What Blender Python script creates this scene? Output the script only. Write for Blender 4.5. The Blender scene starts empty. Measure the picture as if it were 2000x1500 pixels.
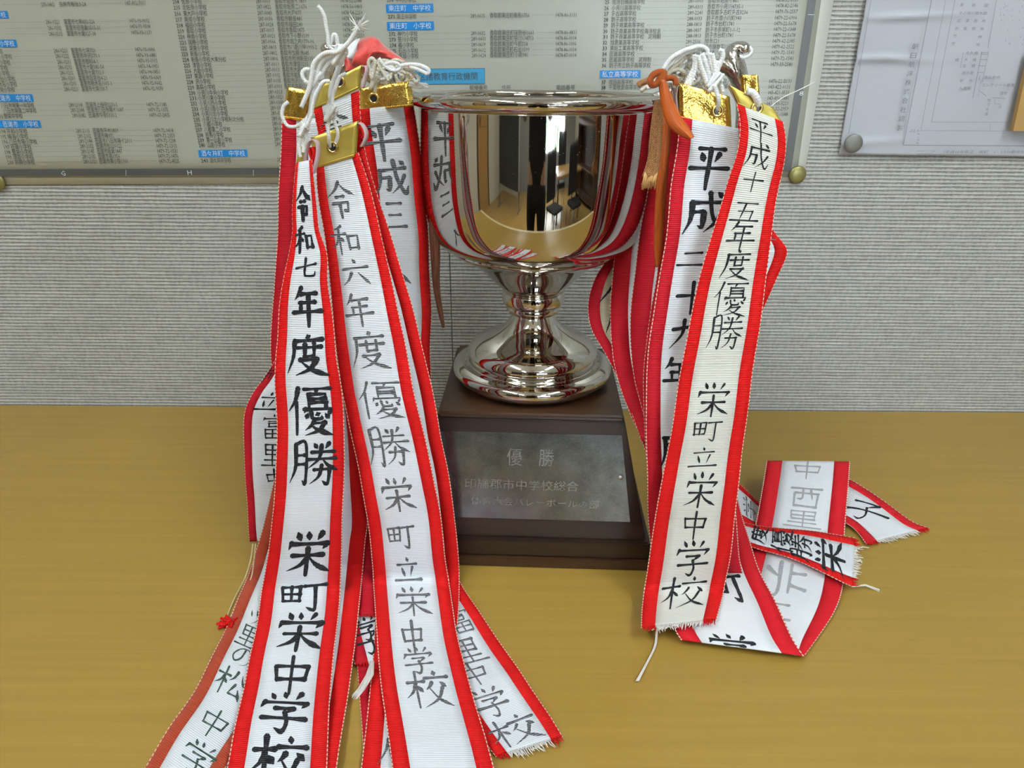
import bpy, bmesh, math, random
from mathutils import Vector, Matrix
random.seed(7)
SC = bpy.context.scene
COL = SC.collection
PI = math.pi

# ------------------------------------------------------------------ camera
F = 1350.0
PITCH = math.radians(24.5)
CAMH = 0.4145
CAM = Vector((-0.019, -0.61, CAMH))
RC = (Matrix.Rotation(math.radians(0.0), 3, 'Z') @ Matrix.Rotation(PI / 2 - PITCH, 3, 'X')
      @ Matrix.Rotation(math.radians(0.42), 3, 'Z'))
cd = bpy.data.cameras.new('camera')
cd.sensor_width = 36.0
cd.lens = 36.0 * F / 2000.0
cd.clip_start = 0.01
cam = bpy.data.objects.new('camera', cd)
COL.objects.link(cam)
cam.matrix_world = Matrix.Translation(CAM) @ RC.to_4x4()
SC.camera = cam
SC.view_settings.view_transform = 'Standard'
SC.view_settings.look = 'None'
SC.view_settings.gamma = 1
SC.view_settings.use_curve_mapping = False
SC.view_settings.exposure = 0.20

# ------------------------------------------------------------------ daylight
w = bpy.data.worlds.new('daylight')
SC.world = w
w.use_nodes = True
w.node_tree.nodes['Background'].inputs[0].default_value = (0.74, 0.88, 1.0, 1)
w.node_tree.nodes['Background'].inputs[1].default_value = 13.0
TUBE_E = 60.0

WY = 0.221          # plane of the fabric wall
FLOOR = -0.72
CEIL = 1.9

# ------------------------------------------------------------------ pixel measuring helpers
def ray(px, py):
    return RC @ Vector(((px - 1000.0) / F, -(py - 750.0) / F, -1.0))
def atY(px, py, Y):
    d = ray(px, py)
    return CAM + d * ((Y - CAM.y) / d.y)
def atZ(px, py, Z):
    d = ray(px, py)
    return CAM + d * ((Z - CAM.z) / d.z)
def proj(P):
    q = RC.transposed() @ (P - CAM)
    return (1000 - F * q.x / q.z, 750 + F * q.y / q.z)

# ------------------------------------------------------------------ materials
def mat(name, col=(0.8, 0.8, 0.8), rough=0.5, metal=0.0, **kw):
    m = bpy.data.materials.new(name)
    m.use_nodes = True
    b = m.node_tree.nodes['Principled BSDF']
    b.inputs['Base Color'].default_value = (*col, 1)
    b.inputs['Roughness'].default_value = rough
    b.inputs['Metallic'].default_value = metal
    for k, v in kw.items():
        b.inputs[k].default_value = v
    return m
def nd(m, t, **kw):
    n = m.node_tree.nodes.new(t)
    for k, v in kw.items():
        if hasattr(n, k) and not k.startswith('in_'):
            setattr(n, k, v)
    return n
def lk(m, a, b):
    m.node_tree.links.new(a, b)
def bsdf(m):
    return m.node_tree.nodes['Principled BSDF']
def ramp(m, src, stops):
    r = nd(m, 'ShaderNodeValToRGB')
    e = r.color_ramp.elements
    while len(e) < len(stops):
        e.new(0.5)
    for i, (p, c) in enumerate(stops):
        e[i].position = p
        e[i].color = (*c, 1)
    lk(m, src, r.inputs[0])
    return r
def noise(m, scale, detail=2, vec=None, rough=0.5):
    n = nd(m, 'ShaderNodeTexNoise')
    n.inputs['Scale'].default_value = scale
    n.inputs['Detail'].default_value = detail
    n.inputs['Roughness'].default_value = rough
    if vec is not None:
        lk(m, vec, n.inputs['Vector'])
    return n
def mapping(m, out='Object', scale=(1, 1, 1), rot=(0, 0, 0)):
    t = nd(m, 'ShaderNodeTexCoord')
    p = nd(m, 'ShaderNodeMapping')
    p.inputs['Scale'].default_value = scale
    p.inputs['Rotation'].default_value = rot
    lk(m, t.outputs[out], p.inputs['Vector'])
    return p.outputs[0]
def bump(m, src, dist, strength=1.0):
    b = nd(m, 'ShaderNodeBump')
    b.inputs['Distance'].default_value = dist
    b.inputs['Strength'].default_value = strength
    lk(m, src, b.inputs['Height'])
    lk(m, b.outputs[0], bsdf(m).inputs['Normal'])
    return b
def mth(m, op, a, b=None):
    n = nd(m, 'ShaderNodeMath', operation=op)
    for i, v in enumerate((a, b)):
        if v is None:
            continue
        if isinstance(v, (int, float)):
            n.inputs[i].default_value = v
        else:
            lk(m, v, n.inputs[i])
    return n.outputs[0]
def mixc(m, fac, a, b, mode='MIX'):
    n = nd(m, 'ShaderNodeMix', data_type='RGBA', blend_type=mode)
    for s, v in ((n.inputs[0], fac), (n.inputs[6], a), (n.inputs[7], b)):
        if hasattr(v, 'is_linked'):
            lk(m, v, s)
        elif isinstance(v, (int, float)):
            s.default_value = v
        else:
            s.default_value = (*v, 1)
    return n.outputs[2]

def ribbed(name, col, dark=0.80, pitch=0.00135, depth=0.00020, sheen=0.3, rough=0.55):
    m = mat(name, col, rough)
    uv = nd(m, 'ShaderNodeTexCoord')
    sx = nd(m, 'ShaderNodeSeparateXYZ')
    lk(m, uv.outputs['UV'], sx.inputs[0])
    nz = noise(m, 160, 1, uv.outputs['UV'])
    v = mth(m, 'ADD', mth(m, 'MULTIPLY', sx.outputs[1], 2 * PI / pitch), mth(m, 'MULTIPLY', nz.outputs[0], 1.2))
    s = mth(m, 'MULTIPLY', mth(m, 'ADD', mth(m, 'SINE', v), 1.0), 0.5)
    c = mixc(m, s, tuple(x * dark for x in col), col)
    n2 = noise(m, 30, 3, uv.outputs['UV'])
    r2 = ramp(m, n2.outputs[0], [(0.3, (0.93,) * 3), (0.7, (1,) * 3)])
    lk(m, mixc(m, 1.0, c, r2.outputs[0], 'MULTIPLY'), bsdf(m).inputs['Base Color'])
    bsdf(m).inputs['Sheen Weight'].default_value = sheen
    bsdf(m).inputs['Specular IOR Level'].default_value = 0.3 if sheen > 0.2 else 0.12
    bump(m, s, depth)
    return m
M = {}
M['white'] = ribbed('white_grosgrain', (0.85, 0.90, 0.985), 0.88)
M['ivory'] = ribbed('ivory_grosgrain', (0.80, 0.80, 0.755), 0.88)
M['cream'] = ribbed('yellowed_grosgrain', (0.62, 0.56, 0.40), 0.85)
M['red'] = ribbed('red_grosgrain', (0.74, 0.012, 0.012), 0.80, sheen=0.0)
M['crimson'] = ribbed('crimson_grosgrain', (0.58, 0.014, 0.028), 0.82, sheen=0.0)
M['rust'] = ribbed('rust_red_grosgrain', (0.50, 0.07, 0.03), 0.65, sheen=0.1)
M['whiteback'] = ribbed('white_ribbon_reverse', (0.83, 0.86, 0.92), 0.95, depth=0.0001)
M['redback'] = ribbed('red_ribbon_reverse', (0.62, 0.014, 0.024), 0.95, depth=0.0001, sheen=0.0)
M['satin'] = mat('red_satin', (0.66, 0.05, 0.04), 0.38)
bsdf(M['satin']).inputs['Sheen Weight'].default_value = 0.5
bump(M['satin'], noise(M['satin'], 900, 2, mapping(M['satin'])).outputs[0], 0.0004)

def picot():
    m = mat('stitched_selvedge', (0.8, 0.76, 0.7), 0.6)
    uv = nd(m, 'ShaderNodeTexCoord')
    sx = nd(m, 'ShaderNodeSeparateXYZ')
    lk(m, uv.outputs['UV'], sx.inputs[0])
    s = mth(m, 'SINE', mth(m, 'MULTIPLY', sx.outputs[1], 2 * PI / 0.0031))
    g = mth(m, 'GREATER_THAN', s, -0.25)
    lk(m, mixc(m, g, (0.55, 0.06, 0.05), (0.80, 0.68, 0.56)), bsdf(m).inputs['Base Color'])
    return m
M['picot'] = picot()
def ink(name, col, fade):
    m = mat(name, col, 0.85)
    bsdf(m).inputs['Specular IOR Level'].default_value = 0.15
    uv = nd(m, 'ShaderNodeTexCoord')
    sx = nd(m, 'ShaderNodeSeparateXYZ')
    lk(m, uv.outputs['UV'], sx.inputs[0])
    s = mth(m, 'MULTIPLY', mth(m, 'ADD', mth(m, 'SINE', mth(m, 'MULTIPLY', sx.outputs[1], 2 * PI / 0.00135)), 1), 0.5)
    n = noise(m, 420, 4, uv.outputs['UV'], 0.7)
    f = mth(m, 'MULTIPLY', mth(m, 'ADD', s, mth(m, 'MULTIPLY', n.outputs[0], 1.6)), fade)
    r = ramp(m, f, [(0.45, col), (1.0, (0.42, 0.43, 0.46))])
    lk(m, r.outputs[0], bsdf(m).inputs['Base Color'])
    return m
M['ink'] = ink('black_brush_ink', (0.010, 0.010, 0.013), 0.30)
M['inkdry'] = ink('dry_black_brush_ink', (0.016, 0.016, 0.020), 0.47)
M['inkgreen'] = ink('green_black_pen_ink', (0.012, 0.045, 0.032), 0.36)
M['inkback'] = ink('ink_seen_from_the_reverse', (0.10, 0.11, 0.14), 0.85)

def foil():
    m = mat('gold_foil', (0.88, 0.60, 0.13), 0.22, 1.0)
    n = noise(m, 700, 2, mapping(m))
    n2 = noise(m, 70, 2, mapping(m))
    a = mth(m, 'ADD', n.outputs[0], mth(m, 'MULTIPLY', n2.outputs[0], 6.0))
    bump(m, a, 0.0004, 0.7)
    return m
M['foil'] = foil()
def foil_matte():
    m = mat('dull_gold_foil', (0.66, 0.52, 0.12), 0.42, 0.75)
    bump(m, noise(m, 60, 2, mapping(m)).outputs[0], 0.0022, 0.7)
    return m
M['foilmatte'] = foil_matte()
M['brass'] = mat('brass_eyelet', (0.75, 0.56, 0.20), 0.25, 1.0)
M['pinkpaper'] = mat('pale_pink_backing', (0.66, 0.50, 0.54), 0.7)
def cordm(name, col):
    m = mat(name, col, 0.65)
    uv = nd(m, 'ShaderNodeTexCoord')
    sx = nd(m, 'ShaderNodeSeparateXYZ')
    lk(m, uv.outputs['UV'], sx.inputs[0])
    v = mth(m, 'ADD', mth(m, 'MULTIPLY', sx.outputs[1], 2 * PI / 0.0016), mth(m, 'MULTIPLY', sx.outputs[0], 2 * PI * 2))
    s = mth(m, 'MULTIPLY', mth(m, 'ADD', mth(m, 'SINE', v), 1), 0.5)
    lk(m, mixc(m, s, tuple(c * 0.86 for c in col), col), bsdf(m).inputs['Base Color'])
    bump(m, s, 0.00012)
    return m
M['cord'] = cordm('white_braided_cord', (0.88, 0.90, 0.92))
M['cordold'] = cordm('aged_ivory_cord', (0.66, 0.62, 0.52))
M['thread'] = mat('loose_white_thread', (0.82, 0.80, 0.78), 0.6)
M['goldthread'] = mat('pale_gold_thread', (0.66, 0.58, 0.34), 0.35, 0.2)

def chrome():
    m = mat('silver_plate', (0.56, 0.525, 0.48), 0.035, 1.0)
    v = nd(m, 'ShaderNodeTexVoronoi')
    v.inputs['Scale'].default_value = 260
    lk(m, mapping(m), v.inputs['Vector'])
    n = noise(m, 9, 2, mapping(m))
    thr = mth(m, 'MULTIPLY', mth(m, 'SUBTRACT', n.outputs[0], 0.42), 0.32)
    g = mth(m, 'LESS_THAN', v.outputs['Distance'], thr)
    lk(m, mixc(m, g, (0.56, 0.525, 0.48), (0.85, 0.84, 0.80)), bsdf(m).inputs['Base Color'])
    lk(m, mth(m, 'ADD', mth(m, 'MULTIPLY', g, 0.6), 0.03), bsdf(m).inputs['Roughness'])
    return m
M['chrome'] = chrome()
def cast():
    m = mat('cast_silver_handle', (0.62, 0.60, 0.57), 0.20, 1.0)
    bump(m, noise(m, 260, 2, mapping(m)).outputs[0], 0.001, 0.8)
    return m
M['cast'] = cast()

def wood(name, c1, c2, sc=(3, 60, 60), rough=0.4):
    m = mat(name, c1, rough)
    n = noise(m, 1.0, 5, mapping(m, scale=sc), 0.6)
    n2 = noise(m, 4.0, 3, mapping(m, scale=(sc[0] * 3, sc[1] * 3, sc[2] * 3)))
    a = mth(m, 'ADD', mth(m, 'MULTIPLY', n.outputs[0], 0.7), mth(m, 'MULTIPLY', n2.outputs[0], 0.3))
    r = ramp(m, a, [(0.32, c1), (0.66, c2)])
    lk(m, r.outputs[0], bsdf(m).inputs['Base Color'])
    bump(m, a, 0.0002, 0.5)
    return m
M['walnut'] = wood('dark_walnut', (0.010, 0.005, 0.004), (0.034, 0.016, 0.010), (8, 90, 90), 0.40)
M['walnutedge'] = wood('brown_walnut_edge', (0.030, 0.013, 0.006), (0.070, 0.031, 0.013), (8, 90, 90), 0.36)
def laminate():
    m = mat('maple_laminate', (0.5, 0.35, 0.1), 0.32)
    n = noise(m, 1.0, 4, mapping(m, scale=(3.0, 110, 1)), 0.55)
    n2 = noise(m, 1.0, 3, mapping(m, scale=(12, 700, 1)), 0.6)
    a = mth(m, 'ADD', mth(m, 'MULTIPLY', n.outputs[0], 0.72), mth(m, 'MULTIPLY', n2.outputs[0], 0.28))
    r = ramp(m, a, [(0.30, (0.300, 0.186, 0.033)), (0.70, (0.362, 0.228, 0.046))])
    lk(m, r.outputs[0], bsdf(m).inputs['Base Color'])
    bump(m, n2.outputs[0], 0.0001, 0.3)
    return m
M['table'] = laminate()
M['tableedge'] = mat('pale_cream_edging', (0.62, 0.52, 0.30), 0.35)

def plaquem():
    m = mat('worn_metal_plaque', (0.28, 0.29, 0.30), 0.2, 0.9)
    n = noise(m, 55, 5, mapping(m), 0.65)
    n2 = noise(m, 600, 2, mapping(m))
    a = mth(m, 'ADD', mth(m, 'MULTIPLY', n.outputs[0], 0.7), mth(m, 'MULTIPLY', n2.outputs[0], 0.3))
    r = ramp(m, a, [(0.35, (0.15, 0.165, 0.18)), (0.70, (0.30, 0.32, 0.335))])
    lk(m, r.outputs[0], bsdf(m).inputs['Base Color'])
    lk(m, mth(m, 'ADD', mth(m, 'MULTIPLY', a, 0.25), 0.10), bsdf(m).inputs['Roughness'])
    bump(m, n2.outputs[0], 0.0001, 0.6)
    return m
M['plaque'] = plaquem()
M['engraved'] = mat('engraved_lines', (0.34, 0.35, 0.35), 0.34, 0.9)
M['rivet'] = mat('polished_rivet', (0.7, 0.7, 0.7), 0.15, 1.0)

def fabric_wall():
    m = mat('woven_wall_cloth', (0.4, 0.4, 0.38), 0.9)
    t = nd(m, 'ShaderNodeTexCoord')
    sx = nd(m, 'ShaderNodeSeparateXYZ')
    lk(m, t.outputs['Object'], sx.inputs[0])
    wob = noise(m, 1.0, 2, mapping(m, scale=(40, 1, 220)))
    z = mth(m, 'ADD', sx.outputs[2], mth(m, 'MULTIPLY', wob.outputs[0], 0.0013))
    row = mth(m, 'MULTIPLY', z, 1 / 0.0043)
    fr = mth(m, 'FRACT', row)
    rid = mth(m, 'FLOOR', row)
    # thin raised pale thread, then a band of short dashes
    thread = mth(m, 'LESS_THAN', mth(m, 'ABSOLUTE', mth(m, 'SUBTRACT', fr, 0.5)), 0.19)
    cmb = nd(m, 'ShaderNodeCombineXYZ')
    lk(m, mth(m, 'MULTIPLY', sx.outputs[0], 260), cmb.inputs[0])
    lk(m, mth(m, 'MULTIPLY', rid, 7.3), cmb.inputs[1])
    dn = noise(m, 1.0, 2, cmb.outputs[0])
    cmb2 = nd(m, 'ShaderNodeCombineXYZ')
    lk(m, mth(m, 'MULTIPLY', sx.outputs[0], 14), cmb2.inputs[0])
    lk(m, mth(m, 'MULTIPLY', rid, 3.1), cmb2.inputs[1])
    dn2 = noise(m, 1.0, 2, cmb2.outputs[0])
    da = ramp(m, dn.outputs[0], [(0.38, (0.24, 0.24, 0.232)), (0.62, (0.36, 0.36, 0.345))])
    th = ramp(m, dn2.outputs[0], [(0.3, (0.42, 0.42, 0.40)), (0.7, (0.56, 0.56, 0.535))])
    c = mixc(m, thread, da.outputs[0], th.outputs[0])
    lk(m, c, bsdf(m).inputs['Base Color'])
    h = mth(m, 'ADD', mth(m, 'MULTIPLY', mth(m, 'SINE', mth(m, 'MULTIPLY', fr, PI)), 1.0), mth(m, 'MULTIPLY', dn.outputs[0], 0.5))
    bump(m, h, 0.0008, 0.8)
    return m
M['wallcloth'] = fabric_wall()
M['poster'] = mat('laminated_grey_cream_paper', (0.385, 0.395, 0.345), 0.30)
bump(M['poster'], noise(M['poster'], 7, 2, mapping(M['poster'])).outputs[0], 0.004, 0.35)
M['posteredge'] = mat('clear_laminate_border', (0.66, 0.67, 0.62), 0.40)
M['printgrey'] = mat('dark_grey_print', (0.065, 0.065, 0.060), 0.4)
M['printsoft'] = mat('grey_print', (0.15, 0.15, 0.145), 0.4)
M['band'] = mat('charcoal_border_print', (0.085, 0.085, 0.085), 0.3)
M['blue'] = mat('blue_heading_print', (0.012, 0.22, 0.62), 0.3)
M['blue2'] = mat('light_blue_heading_print', (0.045, 0.30, 0.55), 0.3)
M['whiteprint'] = mat('pale_print', (0.62, 0.72, 0.80), 0.4)
M['paper'] = mat('white_plan_paper', (0.44, 0.455, 0.515), 0.55)
M['planline'] = mat('grey_plan_line', (0.16, 0.17, 0.20), 0.5)
M['kraft'] = mat('tan_wooden_frame', (0.42, 0.25, 0.08), 0.5)
M['pin'] = mat('olive_brass_pin', (0.25, 0.22, 0.08), 0.35, 0.5)
M['pingrey'] = mat('grey_metal_pin', (0.20, 0.20, 0.185), 0.45, 0.4)
def silk(name, c1, c2, rough=0.35):
    m = mat(name, c1, rough)
    uv = nd(m, 'ShaderNodeTexCoord')
    p = nd(m, 'ShaderNodeMapping')
    p.inputs['Scale'].default_value = (900, 40, 1)
    lk(m, uv.outputs['UV'], p.inputs[0])
    n = noise(m, 1, 3, p.outputs[0])
    r = ramp(m, n.outputs[0], [(0.3, c1), (0.7, c2)])
    lk(m, r.outputs[0], bsdf(m).inputs['Base Color'])
    bump(m, n.outputs[0], 0.0004, 0.9)
    return m
M['orange'] = silk('orange_silk', (0.33, 0.055, 0.006), (0.66, 0.15, 0.02))
M['tan'] = silk('tan_silk', (0.33, 0.13, 0.045), (0.58, 0.28, 0.11), 0.5)
def braid():
    m = mat('tan_braid', (0.5, 0.24, 0.09), 0.5)
    uv = nd(m, 'ShaderNodeTexCoord'); sx = nd(m, 'ShaderNodeSeparateXYZ')
    lk(m, uv.outputs['UV'], sx.inputs[0])
    zz = mth(m, 'ABSOLUTE', mth(m, 'SUBTRACT', mth(m, 'FRACT', mth(m, 'MULTIPLY', sx.outputs[0], 200)), 0.5))
    v = mth(m, 'SINE', mth(m, 'MULTIPLY', mth(m, 'ADD', mth(m, 'MULTIPLY', zz, 0.004), sx.outputs[1]), 2 * PI / 0.0016))
    r = ramp(m, mth(m, 'ADD', mth(m, 'MULTIPLY', v, 0.3), noise(m, 500, 2, uv.outputs['UV']).outputs[0]), [(0.3, (0.30, 0.11, 0.03)), (0.7, (0.62, 0.31, 0.12))])
    lk(m, r.outputs[0], bsdf(m).inputs['Base Color'])
    bump(m, v, 0.0003)
    return m
M['braid'] = braid()
M['brownsilk'] = silk('dark_brown_silk', (0.07, 0.018, 0.008), (0.18, 0.06, 0.025))
M['tanfringe'] = mat('pale_tan_fringe', (0.60, 0.34, 0.13), 0.6)

M['ceil'] = mat('white_ceiling_board', (0.66, 0.66, 0.62), 0.8)
M['creamwall'] = mat('cream_painted_wall', (0.50, 0.47, 0.38), 0.7)
M['greywall'] = mat('grey_painted_wall', (0.30, 0.31, 0.30), 0.7)
M['floorwood'] = wood('yellow_floor_wood', (0.33, 0.19, 0.05), (0.46, 0.29, 0.09), (3, 30, 1), 0.25)
M['doorwood'] = wood('brown_door_wood', (0.30, 0.17, 0.05), (0.40, 0.24, 0.08), (40, 40, 2), 0.35)
M['board'] = mat('dark_chalkboard', (0.035, 0.042, 0.042), 0.4)
M['darkwood'] = wood('dark_furniture_wood', (0.05, 0.025, 0.012), (0.11, 0.06, 0.03), (20, 20, 3), 0.4)
M['blackcloth'] = mat('black_cloth', (0.012, 0.012, 0.014), 0.8)
M['greycloth'] = mat('mauve_grey_cloth', (0.16, 0.13, 0.14), 0.85)
M['skin'] = mat('skin', (0.55, 0.33, 0.23), 0.5)
M['hair'] = mat('black_hair', (0.012, 0.01, 0.01), 0.5)
M['blackplastic'] = mat('black_plastic', (0.02, 0.02, 0.022), 0.3)
M['steel'] = mat('grey_steel', (0.35, 0.35, 0.36), 0.35, 0.9)
M['orangebox'] = mat('orange_box_plastic', (0.50, 0.13, 0.05), 0.5)
M['glass'] = mat('window_glass', (1, 1, 1), 0.0)
bsdf(M['glass']).inputs['Transmission Weight'].default_value = 1.0
bsdf(M['glass']).inputs['IOR'].default_value = 1.05
M['alu'] = mat('aluminium_frame', (0.55, 0.55, 0.55), 0.35, 0.8)
M['tube'] = mat('fluorescent_tube', (1, 1, 1), 0.5)
bsdf(M['tube']).inputs['Emission Color'].default_value = (0.90, 0.985, 1.0, 1)
bsdf(M['tube']).inputs['Emission Strength'].default_value = TUBE_E
M['enamel'] = mat('white_enamel', (0.75, 0.75, 0.73), 0.4)
M['leaf'] = mat('green_foliage', (0.10, 0.26, 0.05), 0.7)
M['eyewhite'] = mat('eye_white', (0.8, 0.8, 0.8), 0.3)

# ------------------------------------------------------------------ object helpers
def link(name, me, m=None, parent=None):
    o = bpy.data.objects.new(name, me)
    COL.objects.link(o)
    if m is not None and me is not None:
        for x in (m if isinstance(m, (list, tuple)) else [m]):
            me.materials.append(x)
    if parent is not None:
        o.parent = parent
        o.matrix_parent_inverse = parent.matrix_basis.inverted()
    return o
def tag(o, label, cat, group=None):
    o['label'] = label
    o['category'] = cat
    if group:
        o['group'] = group
    return o
def struct(o):
    o['kind'] = 'structure'
    return o
def empty(name, loc):
    o = bpy.data.objects.new(name, None)
    o.empty_display_size = 0.02
    o.location = loc
    COL.objects.link(o)
    return o
def mesh(verts, faces, uvs=None, smooth=False, mi=None):
    me = bpy.data.meshes.new('mesh')
    me.from_pydata([tuple(v) for v in verts], [], faces)
    if uvs is not None:
        l = me.uv_layers.new(name='UVMap')
        for lp in me.loops:
            l.data[lp.index].uv = uvs[lp.vertex_index]
    if smooth:
        for p in me.polygons:
            p.use_smooth = True
    if mi is not None:
        for p, k in zip(me.polygons, mi):
            p.material_index = k
    me.update()
    return me
class MB:
    """collects shapes into one mesh"""
    def __init__(s):
        s.v = []; s.f = []; s.uv = []; s.sm = []
    def add(s, v, f, uv=None, smooth=False):
        o = len(s.v)
        s.v += [tuple(x) for x in v]
        s.f += [tuple(i + o for i in q) for q in f]
        s.uv += uv if uv else [(0, 0)] * len(v)
        s.sm += [smooth] * len(f)
        return s
    def box(s, a, b, bev=0.0):
        x0, y0, z0 = a; x1, y1, z1 = b
        if bev <= 0:
            v = [(x, y, z) for x in (x0, x1) for y in (y0, y1) for z in (z0, z1)]
            f = [(0, 1, 3, 2), (4, 6, 7, 5), (0, 4, 5, 1), (2, 3, 7, 6), (0, 2, 6, 4), (1, 5, 7, 3)]
            return s.add(v, f)
        bm = bmesh.new()
        bmesh.ops.create_cube(bm, size=1)
        for q in bm.verts:
            q.co = Vector(((x0 + x1) / 2 + q.co.x * (x1 - x0), (y0 + y1) / 2 + q.co.y * (y1 - y0), (z0 + z1) / 2 + q.co.z * (z1 - z0)))
        bmesh.ops.bevel(bm, geom=bm.edges[:], offset=bev, segments=2, affect='EDGES', profile=0.5)
        bm.verts.ensure_lookup_table()
        s.add([q.co.copy() for q in bm.verts], [[q.index for q in f.verts] for f in bm.faces])
        bm.free()
        return s
    def tube(s, pts, r, n=6, cap=True, flat=1.0):
        pts = [Vector(p) for p in pts]
        rs = r if isinstance(r, (list, tuple)) else [r] * len(pts)
        v = []; uv = []
        L = 0
        up = Vector((0.13, 0.31, 0.94))
        for i, p in enumerate(pts):
            t = (pts[min(i + 1, len(pts) - 1)] - pts[max(i - 1, 0)])
            t = t.normalized() if t.length > 1e-9 else Vector((0, 0, 1))
            a = up - t * up.dot(t)
            if a.length < 0.1:
                a = Vector((1, 0, 0)) - t * t.x
            a.normalize(); up = a
            b = t.cross(a)
            if i:
                L += (p - pts[i - 1]).length
            for k in range(n):
                an = 2 * PI * k / n
                v.append(p + (a * math.cos(an) * flat + b * math.sin(an)) * rs[i])
                uv.append((k / n, L))
        f = []
        for i in range(len(pts) - 1):
            for k in range(n):
                f.append((i * n + k, i * n + (k + 1) % n, (i + 1) * n + (k + 1) % n, (i + 1) * n + k))
        if cap:
            f.append(tuple(range(n - 1, -1, -1)))
            f.append(tuple((len(pts) - 1) * n + k for k in range(n)))
        return s.add(v, f, uv, True)
    def lathe(s, prof, n=96, c=(0, 0, 0)):
        v = []; f = []
        for (r, z) in prof:
            for k in range(n):
                a = 2 * PI * k / n
                v.append((c[0] + r * math.cos(a), c[1] + r * math.sin(a), c[2] + z))
        for i in range(len(prof) - 1):
            for k in range(n):
                f.append((i * n + k, i * n + (k + 1) % n, (i + 1) * n + (k + 1) % n, (i + 1) * n + k))
        return s.add(v, f, None, True)
    def build(s, name, m=None, parent=None):
        me = mesh(s.v, s.f, s.uv)
        for p, q in zip(me.polygons, s.sm):
            p.use_smooth = q
        return link(name, me, m, parent)
def crom(pts, n):
    """Catmull-Rom through tuples, n samples per span"""
    P = [list(p) for p in pts]
    P = [[2 * a - b for a, b in zip(P[0], P[1])]] + P + [[2 * a - b for a, b in zip(P[-1], P[-2])]]
    out = []
    for i in range(1, len(P) - 2):
        for k in range(n):
            t = k / n
            out.append([0.5 * (2 * p1 + (p2 - p0) * t + (2 * p0 - 5 * p1 + 4 * p2 - p3) * t * t + (3 * p1 - p0 - 3 * p2 + p3) * t ** 3)
                        for p0, p1, p2, p3 in zip(P[i - 1], P[i], P[i + 1], P[i + 2])])
    out.append(P[-2])
    return out

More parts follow.
